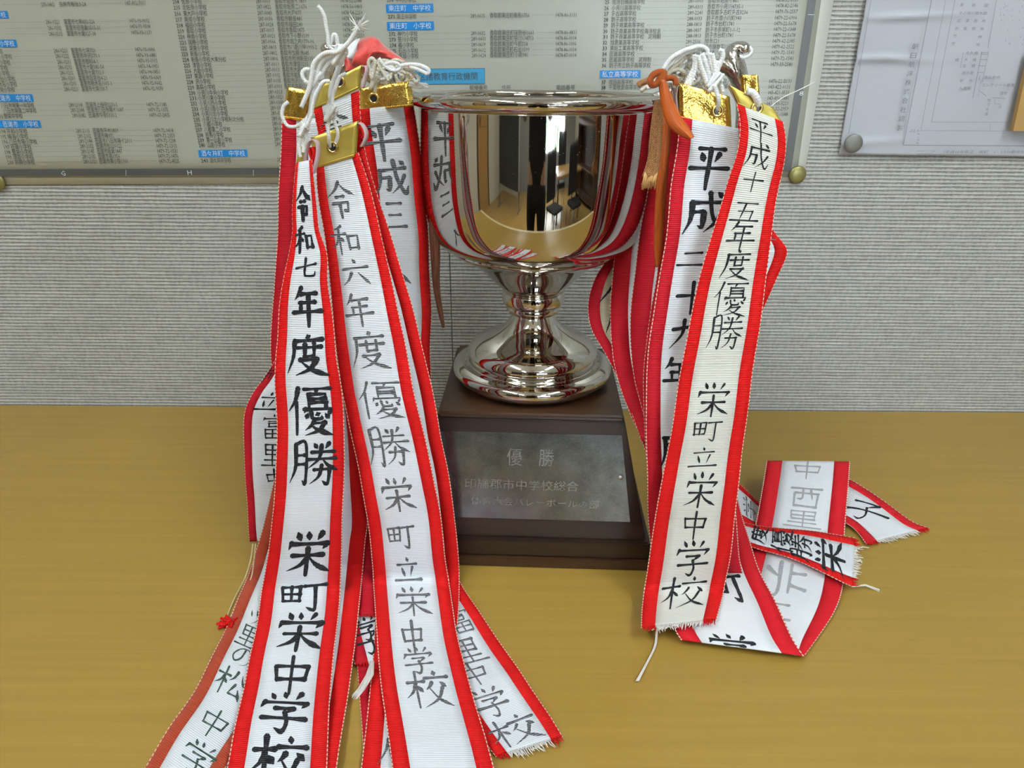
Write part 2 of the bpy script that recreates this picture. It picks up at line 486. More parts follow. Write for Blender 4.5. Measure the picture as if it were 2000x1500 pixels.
# ------------------------------------------------------------------ brush writing: strokes on a 100 grid
KJ = {
'令': 'p50,2 35,22 5,42|n50,4 68,24 97,40|h36,42 60,41|h24,58 74,56 69,82 60,78|v46,58 46,99',
'和': 'p42,6 28,14 12,18|h5,34 54,30|v30,14 30,97|p30,36 20,60 2,76|d32,42 45,56|v62,38 64,82|h62,38 93,36 90,78|h64,76 90,74',
'七': 'h8,48 92,32|g44,6 44,76 58,86 84,84 88,66',
'六': 'd46,4 54,18|h8,36 92,30|p36,50 24,74 6,92|n60,50 76,70 94,92',
'年': 'p30,4 22,20 10,34|h26,20 82,17|h26,42 78,39|v28,42 28,62|h4,66 96,61|v54,20 54,99',
'度': 'd50,2 54,10|h16,17 90,14|p18,16 16,55 2,94|h26,34 88,32|v44,24 44,52|v68,24 68,50|h44,52 68,50|h32,62 74,60|p74,60 56,82 22,97|n36,66 60,84 98,98',
'優': 'p24,4 16,28 0,50|v17,32 17,98|h36,8 96,6|p64,8 60,17|v46,18 46,44|h46,18 84,17 84,44|h47,27 83,26|h47,35 83,34|h34,48 95,46 90,54|p36,46 32,56|d42,57 38,66|g50,54 54,66 72,66 74,60|d62,52 65,58|d82,55 90,63|p56,66 48,78 34,88|h52,74 80,72|p80,72 66,88 36,98|n50,80 66,90 98,99',
'勝': 'p12,8 12,60 1,96|g12,8 34,7 34,94 27,90|h13,32 33,31|h13,52 33,51|d50,6 56,16|p82,4 74,16|h44,24 92,22|h40,40 98,37|p66,10 60,40 38,62|n68,40 80,54 99,64|h52,66 84,64|g84,64 80,96 69,90|p66,54 60,80 42,98',
'栄': 'd24,4 31,20|d48,2 50,18|p78,4 68,20|p12,28 7,44|h12,30 92,26|p92,26 82,40|h18,58 84,54|v50,38 50,99|p50,58 34,78 8,92|n52,58 70,76 98,90',
'町': 'v6,24 9,72|h6,24 46,22|v46,22 44,70|h8,46 44,45|v26,24 26,70|h8,70 44,68|h52,22 98,18|g76,22 76,90 70,96 58,88',
'立': 'd48,4 52,18|h16,30 84,26|d32,42 40,72|p70,38 60,74|h4,87 96,82',
'中': 'v14,28 19,64|h14,30 86,26|v86,26 80,60|h18,62 80,58|v50,2 50,99',
'学': 'd22,6 30,20|d46,2 50,16|p78,4 68,20|p12,28 5,44|h12,30 92,26|p92,26 82,39|h32,44 68,42|p68,42 52,56|g52,54 57,78 50,98 36,92|h10,68 92,63',
'校': 'h4,34 42,30|v24,4 24,98|p24,36 16,58 1,74|d26,42 38,56|d68,2 70,14|h46,24 98,21|p60,34 54,44 46,52|d80,34 92,46|p84,46 70,76 38,98|n54,50 72,78 99,97',
'平': 'h18,13 84,9|d28,24 36,40|p72,20 62,38|h2,56 98,51|v50,12 50,99',
'成': 'h18,26 88,22|p18,26 16,62 2,94|h18,48 42,46|p42,46 40,76 30,74|g54,4 62,50 84,88 94,70|p84,42 70,66 46,88|d72,4 84,14',
'三': 'h20,14 80,12|h26,48 74,46|h6,86 94,82', '二': 'h24,26 78,20|h6,80 94,73',
'十': 'h6,44 94,40|v50,4 50,98', '九': 'p42,4 38,50 4,96|g12,34 70,30 66,84 92,88 95,70',
'五': 'h14,12 86,9|p46,12 34,84|h24,46 74,43|v74,43 68,84|h4,88 96,85',
'富': 'd50,2 52,12|p14,16 10,28|h14,18 88,16|p88,16 82,26|h30,30 70,29|v32,38 33,52|h32,38 68,37|v68,37 66,52|h33,52 66,51|v20,62 22,96|h20,62 80,60|v80,60 78,96|h22,78 78,77|v50,62 50,95|h22,95 78,94',
'里': 'v20,8 22,50|h20,8 80,6|v80,6 78,50|h22,28 78,27|h22,49 78,48|v50,8 50,92|h16,70 84,68|h4,94 96,91',
'松': 'h4,34 42,30|v24,4 24,98|p24,36 16,58 1,74|d26,42 38,56|p62,8 56,30 44,46|n78,10 84,28 98,44|p68,46 54,82|h54,82 88,78|d80,60 93,90',
'子': 'h24,10 72,8|p72,8 50,34|g50,34 54,74 44,96 30,88|h4,50 96,44',
'北': 'v38,10 38,84|h8,34 38,32|h4,80 38,66|g62,6 62,84 92,86 93,70|p90,22 62,44',
'西': 'h8,12 92,10|v18,34 20,90|h18,34 82,32|v82,32 80,90|p40,14 32,60|g60,14 60,54 74,56|h20,88 80,86',
'ツ': 'd20,20 32,50|d50,10 60,40|p90,10 70,60 40,90', 'の': 'p54,16 46,60 22,80 8,56 30,22 66,14 88,44 76,78 52,92',
'市': 'd50,2 50,16|h8,24 92,22|v22,42 22,78|h22,42 80,40|v80,40 78,74|v50,24 50,99',
'人': 'p50,6 40,50 6,94|n50,20 66,60 96,92', '々': 'p34,6 22,30 8,46|h26,22 70,20|p70,20 50,50 20,80|d36,44 60,66',
}
PROF = {  # width along the stroke, by kind
'h': (1.0, 0.72, 0.62, 0.72, 1.12), 'v': (1.1, 0.85, 0.85, 0.8, 0.65), 'p': (1.15, 1.0, 0.8, 0.5, 0.14),
'n': (0.35, 0.6, 0.95, 1.3, 0.25), 'd': (0.4, 0.9, 1.3, 1.2, 0.5), 'g': (1.1, 0.85, 0.85, 1.0, 0.25)}
def strokes(ch):
    out = []
    for s in KJ[ch].split('|'):
        pts = [tuple((float(c) - 50) / 100 for c in q.split(',')) for q in s[1:].split()]
        out.append((s[0], pts))
    return out

# ------------------------------------------------------------------ ribbons
RIBS = {}
class Ribbon:
    """st: (xl,yl,xr,yr,Y) edge pixels of the ribbon in the photo frame and its real distance; below the table
    top the point is taken on the table at height zt."""
    def __init__(s, name, label, st, zt=0.004, whitem='white', redm='red', wave=0.0007, group=None, mode='Y', frac=0.175, seed=1, per=10):
        sm = crom(st, per)
        L = []; R = []
        for a in sm:
            xl, yl, xr, yr, Y = a[:5]
            if mode == 'Y':
                pl, pr = atY(xl, yl, Y + (a[5] if len(a) > 5 else 0)), atY(xr, yr, Y - (a[5] if len(a) > 5 else 0))
                if pl.z < zt:
                    pl = atZ(xl, yl, zt)
                if pr.z < zt:
                    pr = atZ(xr, yr, zt)
            else:   # Y is a height above the table
                pl, pr = atZ(xl, yl, Y), atZ(xr, yr, Y)
            L.append(pl); R.append(pr)
        # smooth the kink where it lands on the table
        for _ in range(3):
            for A in (L, R):
                B = A[:]
                for i in range(1, len(A) - 1):
                    q = (B[i - 1] + 2 * B[i] + B[i + 1]) / 4
                    A[i] = Vector((q.x, q.y, max(q.z, 0.0012 if mode == 'Z' else zt)))
        C = [(a + b) / 2 for a, b in zip(L, R)]
        S = [0.0]
        for i in range(1, len(C)):
            S.append(S[-1] + (C[i] - C[i - 1]).length)
        s.len = S[-1]
        # resample
        n = max(8, int(s.len / 0.004))
        s.rows = []
        j = 0
        rnd = random.Random(seed)
        ph = [rnd.random() * 6 for _ in range(4)]
        for i in range(n + 1):
            t = s.len * i / n
            while j < len(S) - 2 and S[j + 1] < t:
                j += 1
            k = (t - S[j]) / max(1e-9, S[j + 1] - S[j])
            k = min(1, max(0, k))
            s.rows.append([L[j].lerp(L[j + 1], k), R[j].lerp(R[j + 1], k), t])
        s.nrm = []
        for i, (l, r, t) in enumerate(s.rows):
            a = s.rows[min(i + 1, n)]; b = s.rows[max(i - 1, 0)]
            d = (a[0] + a[1]) - (b[0] + b[1])
            nn = (r - l).cross(d)
            nn = nn.normalized() if nn.length > 0 else Vector((0, -1, 0))
            if nn.dot(CAM - (l + r) / 2) < 0:
                nn = -nn
            s.nrm.append(nn)
        s.wave = wave; s.ph = ph; s.zt = zt
        s.frac = frac
        s.root = empty(name, (s.rows[0][0] + s.rows[0][1]) / 2)
        tag(s.root, label, 'ribbon', group)
        e = 0.011
        s.strip('white_band', frac, 1 - frac, 6, M[whitem])
        s.strip('red_border', e, frac, 2, M[redm])
        s.strip('red_border', 1 - frac, 1 - e, 2, M[redm])
        s.strip('stitched_edge', 0, e, 1, M['picot'])
        s.strip('stitched_edge', 1 - e, 1, 1, M['picot'])
    def P(s, u, t, off=0.0):
        """point of the surface at width fraction u and length t"""
        n = len(s.rows) - 1
        x = min(n - 1e-6, max(0, t / s.len * n))
        i = int(x); k = x - i
        l = s.rows[i][0].lerp(s.rows[i + 1][0], k)
        r = s.rows[i][1].lerp(s.rows[i + 1][1], k)
        nn = s.nrm[i].lerp(s.nrm[i + 1], k)
        wv = s.wave * (math.sin(t * 95 + s.ph[0] + u * 1.5) + 0.7 * math.sin(t * 43 + s.ph[1] + u * 3) + 0.8 * math.sin(u * 3.2 + s.ph[2]))
        return l.lerp(r, u) + nn * (wv + off)
    def strip(s, name, u0, u1, nu, m):
        v = []; uv = []; f = []
        W = (s.rows[len(s.rows) // 2][1] - s.rows[len(s.rows) // 2][0]).length
        for (l, r, t) in s.rows:
            for k in range(nu + 1):
                u = u0 + (u1 - u0) * k / nu
                v.append(s.P(u, t)); uv.append((u * W, t))
        w = nu + 1
        for i in range(len(s.rows) - 1):
            for k in range(nu):
                f.append((i * w + k, i * w + k + 1, (i + 1) * w + k + 1, (i + 1) * w + k))
        o = link(name, mesh([p - s.root.location for p in v], f, uv, True), m)
        o.parent = s.root
        md = o.modifiers.new('thickness', 'SOLIDIFY')
        md.thickness = 0.00035; md.offset = 0
        return o
    def locate(s, px, py):
        best = None
        for i in range(0, len(s.rows)):
            a = proj(s.rows[i][0]); b = proj(s.rows[i][1])
            dx, dy = b[0] - a[0], b[1] - a[1]
            dd = dx * dx + dy * dy
            u = ((px - a[0]) * dx + (py - a[1]) * dy) / dd
            ex, ey = a[0] + dx * u - px, a[1] + dy * u - py
            e = ex * ex + ey * ey
            if best is None or e < best[0]:
                best = (e, i, u, math.sqrt(dd))
        e, i, u, wpx = best
        a = proj(s.rows[max(0, i - 2)][0].lerp(s.rows[max(0, i - 2)][1], 0.5))
        j = min(len(s.rows) - 1, i + 2)
        b = proj(s.rows[j][0].lerp(s.rows[j][1], 0.5))
        mpp = (s.rows[j][2] - s.rows[max(0, i - 2)][2]) / max(1e-6, math.hypot(b[0] - a[0], b[1] - a[1]))
        return u, s.rows[i][2], 1.0 / wpx, mpp
    def write(s, chars, thick, m='ink', seed=3, mirror=1, rot=0.0, shear=0.0):
        """chars: (character, px, py, width px, height px)"""
        rnd = random.Random(seed)
        mb = MB()
        for (ch, px, py, wpx, hpx) in chars:
            u0, t0, upp, mpp = s.locate(px, py)
            r = rot + rnd.uniform(-0.03, 0.03)
            mb = MB()
            for kind, pts in strokes(ch):
                q = crom(pts, 7) if kind in 'pngd' and len(pts) > 2 else None
                if q is None:
                    q = []
                    for i in range(len(pts) - 1):
                        for k in range(7):
                            q.append([pts[i][0] + (pts[i + 1][0] - pts[i][0]) * k / 7, pts[i][1] + (pts[i + 1][1] - pts[i][1]) * k / 7])
                    q.append(list(pts[-1]))
                jx, jy = rnd.uniform(-.015, .015), rnd.uniform(-.015, .015)
                prof = PROF[kind]
                th = thick * rnd.uniform(0.85, 1.15) * (0.76 if len(KJ[ch]) > 190 else 1.0)
                N = len(q) - 1
                side = []
                for i, (x, y) in enumerate(q):
                    a = q[min(i + 1, N)]; b = q[max(i - 1, 0)]
                    dx, dy = (a[0] - b[0]) * wpx, (a[1] - b[1]) * hpx
                    dl = math.hypot(dx, dy) or 1
                    t = i / N * 4
                    k = min(3, int(t))
                    wd = (prof[k] + (prof[k + 1] - prof[k]) * (t - k)) * th * hpx * 0.5 * rnd.uniform(0.86, 1.12)
                    X = ((x + jx) * wpx); Yy = ((y + jy) * hpx)
                    nx, ny = -dy / dl * wd, dx / dl * wd
                    side.append(((X + nx, Yy + ny), (X - nx, Yy - ny), (X, Yy)))
                # rounded press at both ends
                def ext(i0, i1, f):
                    c0, c1 = side[i0][2], side[i1][2]
                    d = (c0[0] - c1[0], c0[1] - c1[1])
                    l = math.hypot(*d) or 1
                    w_ = math.hypot(side[i0][0][0] - c0[0], side[i0][0][1] - c0[1]) * f
                    o = (d[0] / l * w_, d[1] / l * w_)
                    return tuple((c[0] * 0.45 + c0[0] * 0.55 + o[0], c[1] * 0.45 + c0[1] * 0.55 + o[1]) for c in side[i0][:2])
                rows = [ext(0, 1, 0.8)] + [x[:2] for x in side] + [ext(N, N - 1, 0.8)]
                v = []; uv = []; f = []
                for a, b in rows:
                    for (X, Yy) in (a, b):
                        X2 = X * math.cos(r) - Yy * math.sin(r); Y2 = X * math.sin(r) + Yy * math.cos(r)
                        X2 = X2 * mirror + shear * Y2
                        u = u0 + X2 * upp; t = t0 + Y2 * mpp
                        v.append(s.P(min(0.985, max(0.015, u)), min(s.len, max(0, t)), 0.00045) - s.root.location); uv.append((u * 0.05, t))
                for i in range(len(rows) - 1):
                    f.append((2 * i, 2 * i + 1, 2 * i + 3, 2 * i + 2))
                mb.add(v, f, uv)
            o = mb.build('brush_character', M[m])
            o['kind'] = 'stuff'
            o.parent = s.root
    def fray(s, t, n=46, length=0.004, u0=0.02, u1=0.98, m='thread', seed=5):
        rnd = random.Random(seed)
        mb = MB(); mr = MB()
        dirv = (s.P(0.5, s.len) - s.P(0.5, s.len - 0.01)).normalized() if t > 0 else (s.P(0.5, 0) - s.P(0.5, 0.01)).normalized()
        T = s.len if t > 0 else 0
        for i in range(n):
            u = u0 + (u1 - u0) * (i + rnd.random()) / n
            p = s.P(u, T) - s.root.location
            l = length * rnd.uniform(0.5, 1.5)
            side = Vector((rnd.uniform(-.4, .4), rnd.uniform(-.4, .4), rnd.uniform(-.2, .3)))
            q = p + dirv * l * 0.5 + side * l * 0.3
            e = p + dirv * l + side * l
            tgt = mr if (u < s.frac or u > 1 - s.frac) else mb
            tgt.tube([p - dirv * 0.001, q, e], [0.0005, 0.0004, 0.00015], 4)
        if mb.v:
            o = mb.build('frayed_threads', M[m]); o['kind'] = 'stuff'; o.parent = s.root
        if mr.v:
            o = mr.build('frayed_threads', M['red']); o['kind'] = 'stuff'; o.parent = s.root
        return s

def cord_pts(pts, Y, n=6):
    """pts: (px,py) or (px,py,dY)"""
    q = crom([(p[0], p[1], (p[2] if len(p) > 2 else 0.0)) for p in pts], n)
    return [atY(a, b, Y + c) for a, b, c in q]
def add_tube(name, pts, r, m, parent):
    o = MB().tube([p - parent.location for p in pts], r, 8).build(name, m)
    o.parent = parent
    return o
def tab(rb, tl, tr, br, bl, Y, m='foil', eye=None, ends='r', name='gold_tab', fold=0.003):
    """folded foil strip gripping the head of a ribbon"""
    p = rb.root
    A = [atY(*tl, Y), atY(*tr, Y), atY(*br, Y), atY(*bl, Y)]
    nrm = (A[1] - A[0]).cross(A[3] - A[0]).normalized()
    if nrm.dot(CAM - A[0]) < 0:
        nrm = -nrm
    NU, NV = 10, 8
    v = []; f = []
    prof = [(1.0, 0.0)] + [(1 - k / NV, 0.0) for k in range(1, NV)]       # up the front
    for k in range(6):                                                     # over the fold
        a = PI * k / 5
        prof.append((-0.02 * math.sin(a), -fold * (1 - math.cos(a))))
    prof += [(k / 4, -2 * fold) for k in range(1, 5)]                      # down the back
    rnd = random.Random(int(tl[0]))
    ph = rnd.random() * 6
    for (g, h) in prof:
        for k in range(NU + 1):
            t = k / NU
            top = A[0].lerp(A[1], t); bot = A[3].lerp(A[2], t)
            wv = 0.0008 * math.sin(t * 5 + ph) * (1 - abs(g - 0.5))
            v.append(top.lerp(bot, g) + nrm * (h + wv + 0.0012) - p.location)
    w_ = NU + 1
    for i in range(len(prof) - 1):
        for k in range(NU):
            f.append((i * w_ + k, i * w_ + k + 1, (i + 1) * w_ + k + 1, (i + 1) * w_ + k))
    o = link(name, mesh(v, f, None, True), M[m]); o.parent = p
    md = o.modifiers.new('thickness', 'SOLIDIFY'); md.thickness = 0.0005; md.offset = 0
    # pressed seam near the lower edge
    s = MB().tube([A[3].lerp(A[0], 0.07).lerp(A[2].lerp(A[1], 0.07), k / 6) + nrm * 0.0018 - p.location for k in range(7)], 0.0004, 4).build('seam', M[m]); s.parent = p
    if eye:
        c = atY(*eye, Y) + nrm * 0.0024 - p.location
        q = nrm.to_track_quat('Z', 'Y').to_matrix()
        mb = MB()
        n = 24; v = []; f = []
        for i in range(n):
            a = 2 * PI * i / n
            for k in range(8):
                b = 2 * PI * k / 8
                rr = 0.0033 + 0.0010 * math.cos(b)
                v.append(c + q @ Vector((rr * math.cos(a), rr * math.sin(a), 0.0008 * math.sin(b))))
        for i in range(n):
            for k in range(8):
                f.append((i * 8 + k, ((i + 1) % n) * 8 + k, ((i + 1) % n) * 8 + (k + 1) % 8, i * 8 + (k + 1) % 8))
        mb.add(v, f, None, True)
        e = mb.build('eyelet', M['brass']); e.parent = p
        mb = MB()
        v = [c - nrm * 0.0006] + [c - nrm * 0.0006 + q @ Vector((0.0026 * math.cos(2 * PI * i / 20), 0.0026 * math.sin(2 * PI * i / 20), 0)) for i in range(20)]
        mb.add(v, [(0, 1 + i, 1 + (i + 1) % 20) for i in range(20)])
        e = mb.build('eyelet_dark_disc', M['blackplastic']); e.parent = p  # solid black disc, painted in place of the shade inside the eyelet
    return o
def end_loop(rb, pts, Y, depth=0.004, th=0.0005, mm='pinkpaper', name='folded_end'):
    """the open side of a folded ribbon head seen edge-on: a bent strip"""
    q = crom(pts, 6)
    P = [atY(a, b, Y) - rb.root.location for a, b in q]
    v = []; f = []
    for a in P:
        v += [a, a + Vector((0.002, depth, 0))]
    for i in range(len(P) - 1):
        f.append((2 * i, 2 * i + 1, 2 * i + 3, 2 * i + 2))
    o = link(name, mesh(v, f, None, True), M[mm]); o.parent = rb.root
    md = o.modifiers.new('thickness', 'SOLIDIFY'); md.thickness = th; md.offset = 0
    return o


# ================================================================== room shell
struct(MB().box((-3.0, -5.2, FLOOR - 0.05), (3.4, 0.32, FLOOR)).build('floor', M['floorwood']))
struct(MB().box((-3.0, -5.2, CEIL), (3.4, 0.32, CEIL + 0.05)).build('ceiling', M['ceil']))
wb = struct(MB().box((-3.0, WY + 0.012, FLOOR), (3.4, WY + 0.10, CEIL)).build('wall_back', M['greywall']))
sx = atY(880, 560, WY).x
for a, b in ((-1.35, sx - 0.0004), (sx + 0.0004, 1.45), (-3.0, -1.3508), (1.4508, 3.4)):
    MB().box((a, WY, FLOOR), (b, WY + 0.012, CEIL), 0.0006).build('fabric_panel', M['wallcloth'], wb)
struct(MB().box((-3.06, -5.2, FLOOR), (-3.0, WY + 0.1, CEIL)).build('wall_left', M['creamwall']))
struct(MB().box((3.4, -5.2, FLOOR), (3.46, WY + 0.1, CEIL)).build('wall_right', M['creamwall']))
wf = MB()
WX0, WX1, WZ0, WZ1 = 0.55, 2.3, -0.10, 1.25
wf.box((-3.0, -5.26, FLOOR), (WX0, -5.2, CEIL)).box((WX1, -5.26, FLOOR), (3.4, -5.2, CEIL))
wf.box((WX0, -5.26, FLOOR), (WX1, -5.2, WZ0)).box((WX0, -5.26, WZ1), (WX1, -5.2, CEIL))
struct(wf.build('wall_front', M['greywall']))
win = struct(MB().box((WX0, -5.25, WZ0), (WX0 + 0.05, -5.19, WZ1)).box((WX1 - 0.05, -5.25, WZ0), (WX1, -5.19, WZ1))
             .box((WX0, -5.25, WZ0), (WX1, -5.19, WZ0 + 0.05)).box((WX0, -5.25, WZ1 - 0.05), (WX1, -5.19, WZ1))
             .box((1.40, -5.25, WZ0), (1.45, -5.19, WZ1)).build('window_1', M['alu']))
MB().box((WX0 + 0.05, -5.225, WZ0 + 0.05), (1.40, -5.221, WZ1 - 0.05)).build('pane', M['glass'], win)
MB().box((1.45, -5.225, WZ0 + 0.05), (WX1 - 0.05, -5.221, WZ1 - 0.05)).build('pane', M['glass'], win)
# door in the left wall
dr = struct(MB().box((-3.0, -2.75, FLOOR), (-2.965, -1.95, 1.25), 0.003).build('door_1', M['doorwood']))
MB().box((-2.965, -2.68, 0.2), (-2.955, -2.05, 1.15), 0.003).box((-2.965, -2.68, -0.62), (-2.955, -2.05, 0.1), 0.003).build('door_panel', M['doorwood'], dr)
MB().tube([(-2.96, -2.04, 0.26), (-2.91, -2.04, 0.26), (-2.91, -2.15, 0.26)], 0.01, 8).build('door_handle', M['steel'], dr)
struct(MB().box((-3.0, -2.83, FLOOR), (-2.95, -2.75, 1.33)).box((-3.0, -1.95, FLOOR), (-2.95, -1.87, 1.33))
       .box((-3.0, -2.83, 1.25), (-2.95, -1.87, 1.33)).build('trim_1', M['darkwood']))

# ceiling lamps: enamel trough with two tubes each
def lamp(x, y0, y1, label):
    r = empty('ceiling_lamp', (x, (y0 + y1) / 2, CEIL))
    tag(r, label, 'ceiling lamp', 'ceiling lamps')
    MB().box((x - 0.11, y0 - 0.03, CEIL - 0.05), (x + 0.11, y1 + 0.03, CEIL - 0.001), 0.004).build('housing', M['enamel'], r)
    for dx in (-0.055, 0.055):
        MB().tube([(x + dx, y0, CEIL - 0.072), (x + dx, y1, CEIL - 0.072)], 0.017, 10).build('fluorescent_tube', M['tube'], r)
lamp(-0.85, -1.75, -0.55, 'left ceiling lamp of the near pair, reflected in the foot of the cup')
lamp(0.85, -1.75, -0.55, 'right ceiling lamp of the near pair, reflected in the foot of the cup')
lamp(-0.85, -3.75, -2.55, 'left ceiling lamp of the far pair, reflected in the foot of the cup')
lamp(0.85, -3.75, -2.55, 'right ceiling lamp of the far pair, reflected in the foot of the cup')

# table under the trophy
TX0, TX1, TY0 = -0.95, 0.95, -0.66
tb = empty('table', (0, -0.12, FLOOR))
tag(tb, 'table with a yellow maple-grain top carrying the silver cup and its ribbons', 'table')
MB().box((TX0, TY0, -0.03), (TX1, WY - 0.0006, 0.0), 0.0015).build('tabletop', M['table'], tb)
MB().box((TX0, TY0 - 0.034, -0.031), (TX1, TY0 - 0.0002, 0.0008), 0.002).build('front_edging', M['tableedge'], tb)
for x in (TX0 + 0.05, TX1 - 0.08):
    for y in (TY0 + 0.04, WY - 0.08):
        MB().box((x, y, FLOOR), (x + 0.03, y + 0.03, -0.03), 0.002).build('leg', M['steel'], tb)

# seen only mirrored in the cup: board, meeting table, chairs, bookcase
bd = empty('chalkboard', (-1.7, -3.3, FLOOR))
tag(bd, 'dark free-standing chalkboard mirrored left of the photographer in the cup', 'board')
MB().box((-2.35, -3.32, -0.35), (-1.05, -3.28, 1.05)).build('board_surface', M['board'], bd)
MB().box((-2.40, -3.33, -0.40), (-2.35, -3.27, 1.1)).box((-1.05, -3.33, -0.40), (-1.0, -3.27, 1.1)).box((-2.4, -3.33, 1.05), (-1.0, -3.27, 1.10)).box((-2.4, -3.33, -0.40), (-1.0, -3.27, -0.35)).build('board_frame', M['alu'], bd)
for x in (-2.38, -1.04):
    MB().box((x - 0.01, -3.55, FLOOR), (x + 0.03, -3.05, FLOOR + 0.04)).box((x, -3.32, FLOOR), (x + 0.02, -3.28, -0.38)).build('stand_foot', M['steel'], bd)
mt = empty('meeting_table', (1.35, -2.6, FLOOR))
tag(mt, 'brown meeting table mirrored right of the photographer in the cup', 'table')
MB().box((0.75, -3.1, -0.05), (2.0, -2.3, -0.02), 0.003).build('tabletop', M['doorwood'], mt)
for x in (0.8, 1.92):
    for y in (-3.05, -2.38):
        MB().box((x, y, FLOOR), (x + 0.04, y + 0.04, -0.05)).build('leg', M['darkwood'], mt)
def chair(x, y, rz, label):
    r = empty('office_chair', (0, 0, 0))
    tag(r, label, 'chair', 'dark chairs round the meeting table')
    MB().box((-0.22, -0.22, 0.42), (0.22, 0.22, 0.48), 0.02).build('seat', M['blackcloth'], r)
    MB().box((-0.21, 0.19, 0.52), (0.21, 0.23, 0.92), 0.015).build('backrest', M['blackcloth'], r)
    for a in (-0.19, 0.19):
        for b in (-0.19, 0.19):
            MB().tube([(a, b, 0.42), (a * 1.1, b * 1.1, 0)], 0.012, 6).build('leg', M['steel'], r)
    r.location = (x, y, FLOOR); r.rotation_euler = (0, 0, rz)
chair(0.62, -2.1, 2.6, 'dark chair nearest the photographer at the mirrored meeting table')
chair(1.45, -2.05, 3.1, 'dark chair on the near side of the mirrored meeting table')
chair(1.3, -3.4, 0.1, 'dark chair on the window side of the mirrored meeting table')
bc = empty('bookcase', (2.9, -3.2, FLOOR))
tag(bc, 'tall dark brown bookcase mirrored at the right of the cup', 'bookcase')
MB().box((2.85, -3.9, FLOOR), (3.35, -3.86, 1.1)).box((2.85, -2.1, FLOOR), (3.35, -2.06, 1.1)).box((3.31, -3.9, FLOOR), (3.35, -2.06, 1.1)).box((2.85, -3.9, 1.06), (3.35, -2.06, 1.1)).build('case', M['darkwood'], bc)
for z in (-0.6, -0.2, 0.2, 0.62):
    MB().box((2.86, -3.86, z), (3.31, -2.1, z + 0.03)).build('shelf', M['darkwood'], bc)
pc = tag(MB().box((2.2, -1.35, FLOOR), (2.45, -1.1, CEIL), 0.004).build('pillar', M['greywall']), 'pale square pillar mirrored at the right edge of the cup', 'pillar')
# greenery beyond the window
def shrub(x, y, h, label):
    mb = MB(); rnd = random.Random(int(x * 100) + 5)
    for i in range(420):
        a = rnd.random() * 2 * PI; q = rnd.random() ** 0.5; zz = rnd.random()
        c = Vector((x + math.cos(a) * q * 0.55, y + math.sin(a) * q * 0.5, -0.9 + zz * h))
        d = Vector((rnd.uniform(-1, 1), rnd.uniform(-1, 1), rnd.uniform(-1, 1))).normalized()
        e = d.orthogonal().normalized()
        mb.add([c - d * .07, c + e * .03, c + d * .07, c - e * .03], [(0, 1, 2, 3)])
    r = empty('shrub', (x, y, FLOOR)); tag(r, label, 'shrub', 'shrubs outside the window')
    f = mb.build('foliage', M['leaf'], r); f['kind'] = 'stuff'
    MB().tube([(x, y, FLOOR - 0.2), (x, y, -0.2 + h * 0.3)], 0.03, 6).build('stem', M['darkwood'], r)
shrub(0.6, -6.6, 1.2, 'green shrub beyond the left pane of the mirrored window')
shrub(2.1, -6.8, 1.3, 'green shrub beyond the right pane of the mirrored window')

# ================================================================== photographer (seen mirrored in the cup)
def skin_body(name, joints, edges, m, parent, sub=1):
    me = bpy.data.meshes.new(name)
    me.from_pydata([j[:3] for j in joints], edges, [])
    o = link(name, me, m, parent)
    sk = o.modifiers.new('skin', 'SKIN'); sk.use_smooth_shade = True
    lay = me.skin_vertices[0] if me.skin_vertices else None
    if lay is None:
        return o
    for v, j in zip(lay.data, joints):
        r = j[3] if isinstance(j[3], tuple) else (j[3], j[3])
        v.radius = r
        v.use_root = False
    lay.data[0].use_root = True
    ss = o.modifiers.new('smooth', 'SUBSURF'); ss.levels = sub; ss.render_levels = sub
    return o
def skinify(o):
    bm = bmesh.new(); bm.from_mesh(o.data)
    bm.verts.layers.skin.verify()
    bm.to_mesh(o.data); bm.free()
PX, PYY = -0.02, -1.16
pr = empty('person', (PX, PYY, FLOOR))
tag(pr, 'person in black trousers and grey top holding a camera, mirrored in the cup', 'person')
def body(name, J, E, m, sub=2):
    me = bpy.data.meshes.new(name)
    me.from_pydata([j[:3] for j in J], E, [])
    bm = bmesh.new(); bm.from_mesh(me)
    ly = bm.verts.layers.skin.verify()
    bm.verts.ensure_lookup_table()
    for v, j in zip(bm.verts, J):
        v[ly].radius = j[3] if isinstance(j[3], tuple) else (j[3], j[3])
        v[ly].use_root = False
    bm.verts[0][ly].use_root = True
    bm.to_mesh(me); bm.free()
    o = link(name, me, m, pr)
    k = o.modifiers.new('skin', 'SKIN'); k.use_smooth_shade = True
    s_ = o.modifiers.new('smooth', 'SUBSURF'); s_.levels = sub; s_.render_levels = sub
    return o
H0 = FLOOR
J = [(PX, PYY, H0 + 0.90, (0.15, 0.105)), (PX, PYY, H0 + 1.05, (0.135, 0.10)), (PX, PYY + 0.01, H0 + 1.22, (0.155, 0.11)), (PX, PYY, H0 + 1.36, (0.12, 0.09)),
     (PX, PYY + 0.01, H0 + 1.43, 0.055), (PX, PYY + 0.03, H0 + 1.50, 0.055), (PX, PYY + 0.045, H0 + 1.60, (0.078, 0.092)), (PX, PYY + 0.045, H0 + 1.68, (0.066, 0.078))]
E_ = [(0, 1), (1, 2), (2, 3), (3, 4), (4, 5), (5, 6), (6, 7)]
